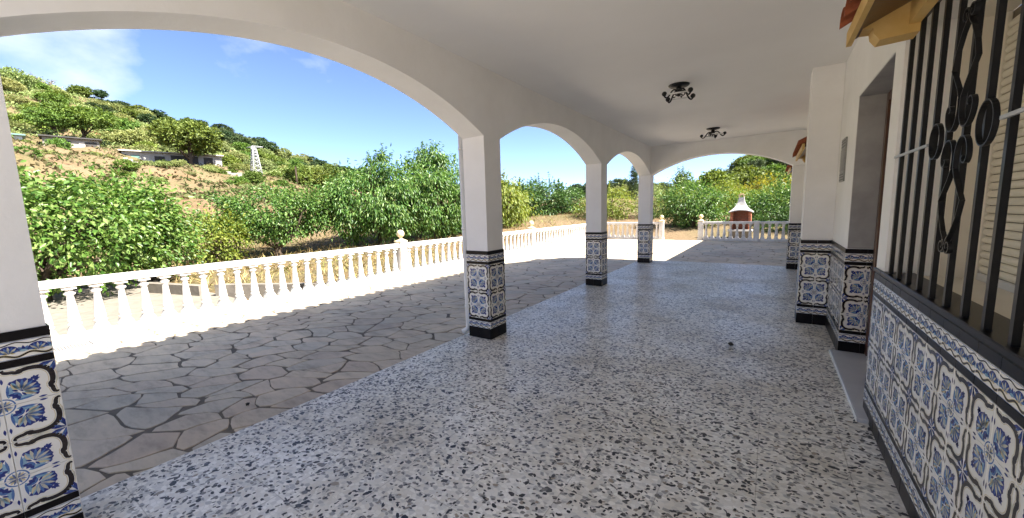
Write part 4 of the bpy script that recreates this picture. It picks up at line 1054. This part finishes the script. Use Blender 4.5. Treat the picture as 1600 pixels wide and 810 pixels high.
P_PI = [proto('pine_tree', [(0, 0, 1.35, 1.15, 1.1, .50), (.45, .3, 1.6, .75, .7, .42), (-.5, -.25, 1.55, .7, .7, .42), (.1, -.5, 1.15, .9, .8, .4)], 300, 24, .16, .15, .07, 'leaf_pine', 130+k, .95, .075, 'bark') for k in range(3)]
def plant(pr, loc, s, sz, label, cat, group):
    nm, me, tm = pr
    o = bpy.data.objects.new(nm, None); col.objects.link(o); o.location = loc; o.rotation_euler = (0, 0, random.uniform(0, 6.28)); o.scale = (s, s, s*sz)
    tag(o, label, cat, group)
    for n_, m_ in (('crown', me), ('trunk', tm)):
        c_ = bpy.data.objects.new(n_, m_); col.objects.link(c_); c_.parent = o
    return o
def pol(ph, r):
    a = R(ph); x, y = -r*math.sin(a), r*math.cos(a); return Vector((x, y, float(terr(x, y))-.05))
placed = []
def zone(ph):
    return 'white cabin' if ph > 84 else 'stone shed' if ph > 79 else 'white hillside house' if ph > 69 else 'lattice pylon'
def scatter(n, ph, rr, smin, smax, protos, sz, what, where, cat, mind=.8, zoned=False):
    """each label: size and shape of the plant, then where it grows"""
    k = 0; tr_ = 0
    while k < n and tr_ < n*30:
        tr_ += 1; a = random.uniform(*ph); r = math.sqrt(random.uniform(rr[0]**2, rr[1]**2)); s = random.uniform(smin, smax); p = pol(a, r)
        if any((p.x-q[0])**2+(p.y-q[1])**2 < (mind*(s+q[2]))**2 for q in placed): continue
        z_ = random.uniform(*sz); f = (s-smin)/(smax-smin)
        lab = ('small' if f < .33 else 'mid-sized' if f < .67 else 'large')+(' low ' if z_ < (sz[0]+sz[1])/2 else ' domed ')+what+' '+where+((' '+zone(a)) if zoned else '')
        placed.append((p.x, p.y, s)); plant(random.choice(protos), p, s, z_, lab, cat, lab); k += 1
# two broad pines on the slope
def by_hit(px, py, s, pr, sz, label, cat, group=None):
    p = hit(px, py)
    if p is None: p = on_ground(px, 186)
    placed.append((p.x, p.y, s*.8)); return plant(pr, p-Vector((0, 0, .1)), s, sz, label, cat, group)
p_ = on_ground(150, 110); placed.append((p_.x, p_.y, 3)); plant(P_PI[0], p_, 3.9, .85, 'broad rounded green pine on the slope above the stone shed', 'tree', None)
p_ = on_ground(308, 96); placed.append((p_.x, p_.y, 3)); plant(P_PI[1], p_, 4.2, 1.0, 'large round-crowned pine shading the white hillside house', 'tree', None)
p_ = on_ground(108, 108); placed.append((p_.x, p_.y, 2)); plant(P_PI[2], p_, 2.7, .85, 'smaller bright green pine joined to the broad rounded one', 'tree', None)
scatter(60, (57, 97), (108, 142), 1.7, 3.4, P_OL, (.65, .95), 'olive-green shrub', 'on the dry slope just above the', 'shrub', .58, True)
scatter(80, (57, 97), (142, 190), 1.7, 3.8, P_OL, (.65, .9), 'olive-green shrub', 'high on the hill above the', 'shrub', .58, True)
scatter(60, (56, 97), (112, 186), 1.6, 3.2, P_GR, (.7, 1.0), 'bright green bush', 'among olive shrubs above the', 'shrub', .56, True)
scatter(40, (54, 76), (160, 188), 2.2, 3.8, P_DK, (.5, .75), 'dark evergreen tree', 'on the hill crest above the', 'tree', .5, True)
scatter(8, (76, 80.2), (165, 188), 1.4, 2.2, P_DK, (.55, .75), 'dark bush', 'near the bare grey tree on the hill crest', 'shrub', .5)
scatter(16, (52, 64.6), (85, 130), 2.4, 3.8, P_GR, (.8, 1.1), 'green tree', 'at the hill foot beside the lattice pylon', 'tree', .5)
scatter(26, (62, 88), (62, 97), .8, 1.8, P_GR, (.7, 1.0), 'green bush', 'on the dry terrace below the', 'shrub', .8, True)
scatter(34, (64, 92), (46, 96), .5, 1.3, P_OL, (.6, .9), 'dry olive bush', 'on the terraced slope below the', 'shrub', .8, True)
# low country behind the gap between the columns and the far right hill
scatter(30, (9, 50), (100, 190), 2.2, 4.2, P_DK, (.6, .9), 'dark far-off tree', 'on the low hills beyond the orchard', 'tree', .55)
scatter(16, (8, 50), (50, 100), 1.4, 2.6, P_OL, (.7, 1.0), 'pale olive bush', 'beyond the orchard trees', 'shrub', .55)
scatter(46, (-9, 5.5), (112, 188), 2.0, 3.3, P_PI, (.8, 1.15), 'pine', 'on the wooded hill beyond the end arch', 'tree', .42)
scatter(40, (-9, 5), (105, 184), 2.0, 3.2, P_DK, (.7, 1.0), 'dark evergreen tree', 'on the wooded hill beyond the end arch', 'tree', .40)
scatter(14, (-6, 8), (44, 80), 1.5, 2.6, P_GR, (.8, 1.1), 'green tree', 'at the foot of the wooded hill', 'tree', .5)
# low scrub that covers the slope between the shrubs
rg = np.random.default_rng(55); nC = 10500
ph = rg.uniform(53, 98, nC); r = np.sqrt(rg.uniform(106**2, 191**2, nC)); a = np.radians(ph)
mask = np.sin(ph*.55+r*.06)+np.sin(ph*.31-r*.11+1.0)+rg.normal(0, .5, nC) > -1.35; ph, r, a = ph[mask], r[mask], a[mask]; nC = len(r)
x, y = -r*np.sin(a), r*np.cos(a); per = 14; ci = np.repeat(np.arange(nC), per); n = nC*per
sz_ = rg.uniform(.5, 1.2, nC); off = rg.normal(size=(n, 3)); C = np.stack([x, y, terr(x, y)+.15], 1)[ci]+off*sz_[ci][:, None]*np.array([.75, .75, .28])
C[:, 2] = np.maximum(C[:, 2], terr(C[:, 0], C[:, 1])+.05)
V, T = leaf_arrays(C, unit(n, rg), unit(n, rg)+np.array([0, 0, 1.2]), rg.uniform(.35, .7, n), rg.uniform(.2, .4, n))
o = bpy.data.objects.new('hill_scrub', np_mesh('hill_scrub', V, T, 'leaf_olive')); link(o); tag(o, 'low olive scrub covering the hillside between the shrubs', 'scrub', kind='stuff')
nC = 20000; ph = rg.uniform(56, 97, nC); r = np.sqrt(rg.uniform(34**2, 112**2, nC)); a = np.radians(ph); x, y = -r*np.sin(a), r*np.cos(a)
mk = np.sin(ph*.9+r*.13)+np.sin(ph*.5-r*.3)+rg.normal(0, .6, nC) > -.6; x, y = x[mk], y[mk]; n = len(x); C = np.stack([x, y, terr(x, y)+.12], 1)
D = unit(n, rg); D[:, 2] = np.abs(D[:, 2])*.8+.2
V, T = leaf_arrays(C, D, unit(n, rg)+np.array([0, 0, .8]), rg.uniform(.4, .9, n), rg.uniform(.12, .35, n))
o = bpy.data.objects.new('terrace_grass', np_mesh('terrace_grass', V, T, 'terrace_weed')); link(o); tag(o, 'dry weeds on the terraced slope below the hillside house', 'grass', kind='stuff')
# cypress
c_ = on_ground(990, 62)
tree('cypress_tree', 'slim dark cypress standing alone on the low skyline', 'tree', c_, [(0, 0, 2.6, .75, .75, 2.5), (0, 0, 4.6, .4, .4, 1.4)], 150, 26, .35, .2, .08, 'leaf_dark', 40, 1.0, .12, -.4, 0)
# bare grey tree on the crest
p = on_ground(104, 186)
bt = MB(); rg = random.Random(4)
for k in range(9):
    a = rg.uniform(0, 6.28); l = rg.uniform(2.2, 4.2); q = Vector((math.cos(a)*l*.7, math.sin(a)*l*.7, l)); m1 = q*.45+Vector((rg.uniform(-.5, .5), rg.uniform(-.5, .5), .3))
    bt.tube([(0, 0, -.3), m1, q], [.16, .11, .04], 6)
    for t in range(3):
        e = q+Vector((rg.uniform(-1, 1), rg.uniform(-1, 1), rg.uniform(.1, 1))); bt.tube([m1.lerp(q, .4+.2*t), e], [.06, .02], 5)
o = bt.build('bare_tree', 'bark_pale', None, p, True); tag(o, 'leafless grey tree on the top of the hill', 'tree')
# palm
p = on_ground(468, 95); p.z = float(terr(p.x, p.y))
pt = empty('palm_tree', p, 'palm with a round head of fronds near the lattice pylon', 'palm')
PH_ = 4.2
mb = MB(); mb.tube([(0, 0, -.3), (.05, 0, PH_*.5), (0, 0, PH_)], [.24, .19, .17], 8); mb.build('trunk', 'bark', pt, p, True)
rgn = np.random.default_rng(9)
for k in range(26):
    a = rgn.uniform(0, 6.28); el = rgn.uniform(-.5, 1.3); Ln = rgn.uniform(1.3, 1.7); Cs = []; Ds = []; Ns = []
    for i in range(12):
        t = (i+1)/12; rr_ = Ln*t*math.cos(el)*1.0; zz = PH_+Ln*t*math.sin(el)-.75*t*t
        for s in (-1, 1):
            d = np.array([math.cos(a)*.6-s*math.sin(a), math.sin(a)*.6+s*math.cos(a), -.35]); Cs.append([rr_*math.cos(a)+d[0]*.15, rr_*math.sin(a)+d[1]*.15, zz-.05]); Ds.append(d); Ns.append([0, 0, 1.])
    V, T = leaf_arrays(np.array(Cs), np.array(Ds), np.array(Ns), np.full(24, .45), np.full(24, .07)); o = bpy.data.objects.new('frond', np_mesh('frond', V, T, 'leaf_avocado')); link(o, pt, p)
# lattice pylon
p = on_ground(407, 98)
py_ = empty('lattice_pylon', p, 'grey steel lattice pylon standing at the foot of the hill', 'pylon')
H_ = (at_r(404, 229, 98).z-p.z)
def pw(z): return .95*(1-z/H_)+.26*(z/H_)
for sx, sy in ((-1, -1), (1, -1), (1, 1), (-1, 1)):
    mb = MB(); mb.tube([(sx*pw(0), sy*pw(0), -.4), (sx*pw(H_), sy*pw(H_), H_)], .085, 5); mb.build('leg', 'steel', py_, p, True)
zs = [0]
while zs[-1] < H_-.7: zs.append(zs[-1]+pw(zs[-1])*1.25)
mb = MB(); cor = ((-1, -1), (1, -1), (1, 1), (-1, 1))
for z0, z1 in zip(zs[:-1], zs[1:]):
    z1 = min(z1, H_)
    for i in range(4):
        a, b = cor[i], cor[(i+1) % 4]
        mb.tube([(a[0]*pw(z0), a[1]*pw(z0), z0), (b[0]*pw(z1), b[1]*pw(z1), z1)], .05, 4); mb.tube([(b[0]*pw(z0), b[1]*pw(z0), z0), (a[0]*pw(z1), a[1]*pw(z1), z1)], .05, 4)
mb.build('bracing', 'steel', py_, p, True)
mb = MB(); d = Vector((RT[0], RT[1], 0)).normalized(); mb.tube([d*-1.5+Vector((0, 0, H_-.25)), d*1.9+Vector((0, 0, H_-.25))], .07, 5); mb.tube([d*-1.5+Vector((0, 0, H_-.25)), Vector((0, 0, H_+.1)), d*1.9+Vector((0, 0, H_-.25))], .045, 5); mb.build('crossarm', 'steel', py_, p, True)
# hillside buildings
def building(name, label, px0, px1, r, h, dep, wall, roof, openings, slope=0.0):
    a, b = at_r(px0, 255, r), at_r(px1, 255, r); u = Vector((b.x-a.x, b.y-a.y, 0)); Lb = u.length; u.normalize(); n_ = Vector((-u.y, u.x, 0))
    if n_.dot(Vector((a.x, a.y, 0))) < 0: n_ = -n_
    z = min(float(terr(a.x, a.y)), float(terr(b.x, b.y)))-.2; base = Vector(((a.x+b.x)/2, (a.y+b.y)/2, z))
    B = empty(name, base, label, 'building')
    def bx(nm, u0, u1, v0, v1, z0, z1, mat, par, sl=0):
        mb = MB(); vs = []
        for zz in (z0, z1):
            for uu, vv in ((u0, v0), (u1, v0), (u1, v1), (u0, v1)): vs.append((*(u*(uu-Lb/2)+n_*vv).xy, zz+(sl*(vv-v0) if sl else 0)))
        mb.add(vs, [(0, 3, 2, 1), (4, 5, 6, 7), (0, 1, 5, 4), (1, 2, 6, 5), (2, 3, 7, 6), (3, 0, 4, 7)])
        return mb.build(nm, mat, par, base, True)
    w_ = bx('wall', 0, Lb, 0, dep, 0, h, wall, B); bx('roof', -.35, Lb+.35, -.7, dep+.3, h+.01, h+.22, roof, B, slope)
    for nm, f0, f1, z0, z1, mat in openings:
        bx(nm, Lb*f0, Lb*f1, -.06, -.002, z0, z1, mat, B)
    return B
def bz(px, py, r): return at_r(px, py, r)
building('hillside_house', 'long low white house with a flat pale roof under the round-crowned pine', 192, 347, 100, 2.7, 6, 'shaded_house_wall', 'far_roof',
         [('window', .30, .40, 1.2, 2.1, 'far_dark'), ('veranda_opening', .46, .74, .3, 2.4, 'far_dark'), ('door', .80, .90, .2, 2.3, 'far_dark'), ('window', .08, .16, 1.2, 2.1, 'far_green')], .05)  # veranda opening is a dark panel standing in for its shade
building('stone_shed', 'low stone shed with dark doorways beside the broad rounded pine', 72, 160, 100, 2.3, 3.5, 'far_wall', 'far_dark',
         [('doorway', .28, .48, .2, 1.9, 'far_dark'), ('door', .62, .72, .2, 1.9, 'far_roof'), ('doorway', .74, .95, .2, 1.9, 'far_dark')])
building('white_cabin', 'small white cabin with a green roof edge behind the broad fruit tree', 4, 42, 98, 2.3, 3, 'far_white', 'far_green', [('window', .35, .6, .9, 1.6, 'far_dark')])
for (p0, p1, py0, r, lab) in ((205, 300, 286, 80, 'dry stone terrace wall below the white hillside house'), (330, 395, 278, 86, 'dry stone terrace wall beside the pylon')):
    mb = MB(); a, b = on_ground(p0, r), on_ground(p1, r); n_ = 14; 
    for i in range(n_):
        q0, q1 = a.lerp(b, i/n_), a.lerp(b, (i+1)/n_); zz = float(terr(q0.x, q0.y)); hh = random.uniform(.7, 1.0); d = (q1-q0).xy.normalized(); nn = Vector((-d.y, d.x))*.25
        mb.add([(*(q0.xy-nn), zz-.4), (*(q1.xy-nn), zz-.4), (*(q1.xy+nn), zz-.4), (*(q0.xy+nn), zz-.4), (*(q0.xy-nn), zz+hh), (*(q1.xy-nn), zz+hh), (*(q1.xy+nn), zz+hh), (*(q0.xy+nn), zz+hh)],
               [(4, 5, 6, 7), (0, 1, 5, 4), (1, 2, 6, 5), (2, 3, 7, 6), (3, 0, 4, 7)])
    o = mb.build('terrace_wall', 'far_wall', None, a.lerp(b, .5)); tag(o, lab, 'wall')
# dry grass and leaf litter under the orchard
n = 15000; rg = np.random.default_rng(77)
ph = np.radians(rg.uniform(18, 96, n)); r = 8.2+rg.gamma(2.2, 6.5, n); x, y = -r*np.sin(ph), r*np.cos(ph)
ok = (x < -7.3) & (r < 62) | (y > 18.2); ok &= ~((x > -13) & (y < 3.0) & (x < -6.9)); x, y = x[ok], y[ok]; n = len(x)
big = rg.uniform(0, 1, n) < .4
L = np.where(big, rg.uniform(.06, .15, n), rg.uniform(.15, .4, n)); W = np.where(big, rg.uniform(.04, .08, n), rg.uniform(.012, .03, n))
D = unit(n, rg); D[:, 2] = np.where(big, D[:, 2]*.15, np.abs(D[:, 2])*1.2+.5)
C = np.stack([x, y, terr(x, y)+np.where(big, .02, L*.4)], 1)
V, T = leaf_arrays(C, D, unit(n, rg)*.3+np.array([0, 0, 1.]), L, W, .1)
o = bpy.data.objects.new('dry_grass', np_mesh('dry_grass', V, T, 'dry_grass')); link(o); tag(o, 'dry grass and fallen leaves on the orchard soil', 'grass', kind='stuff')
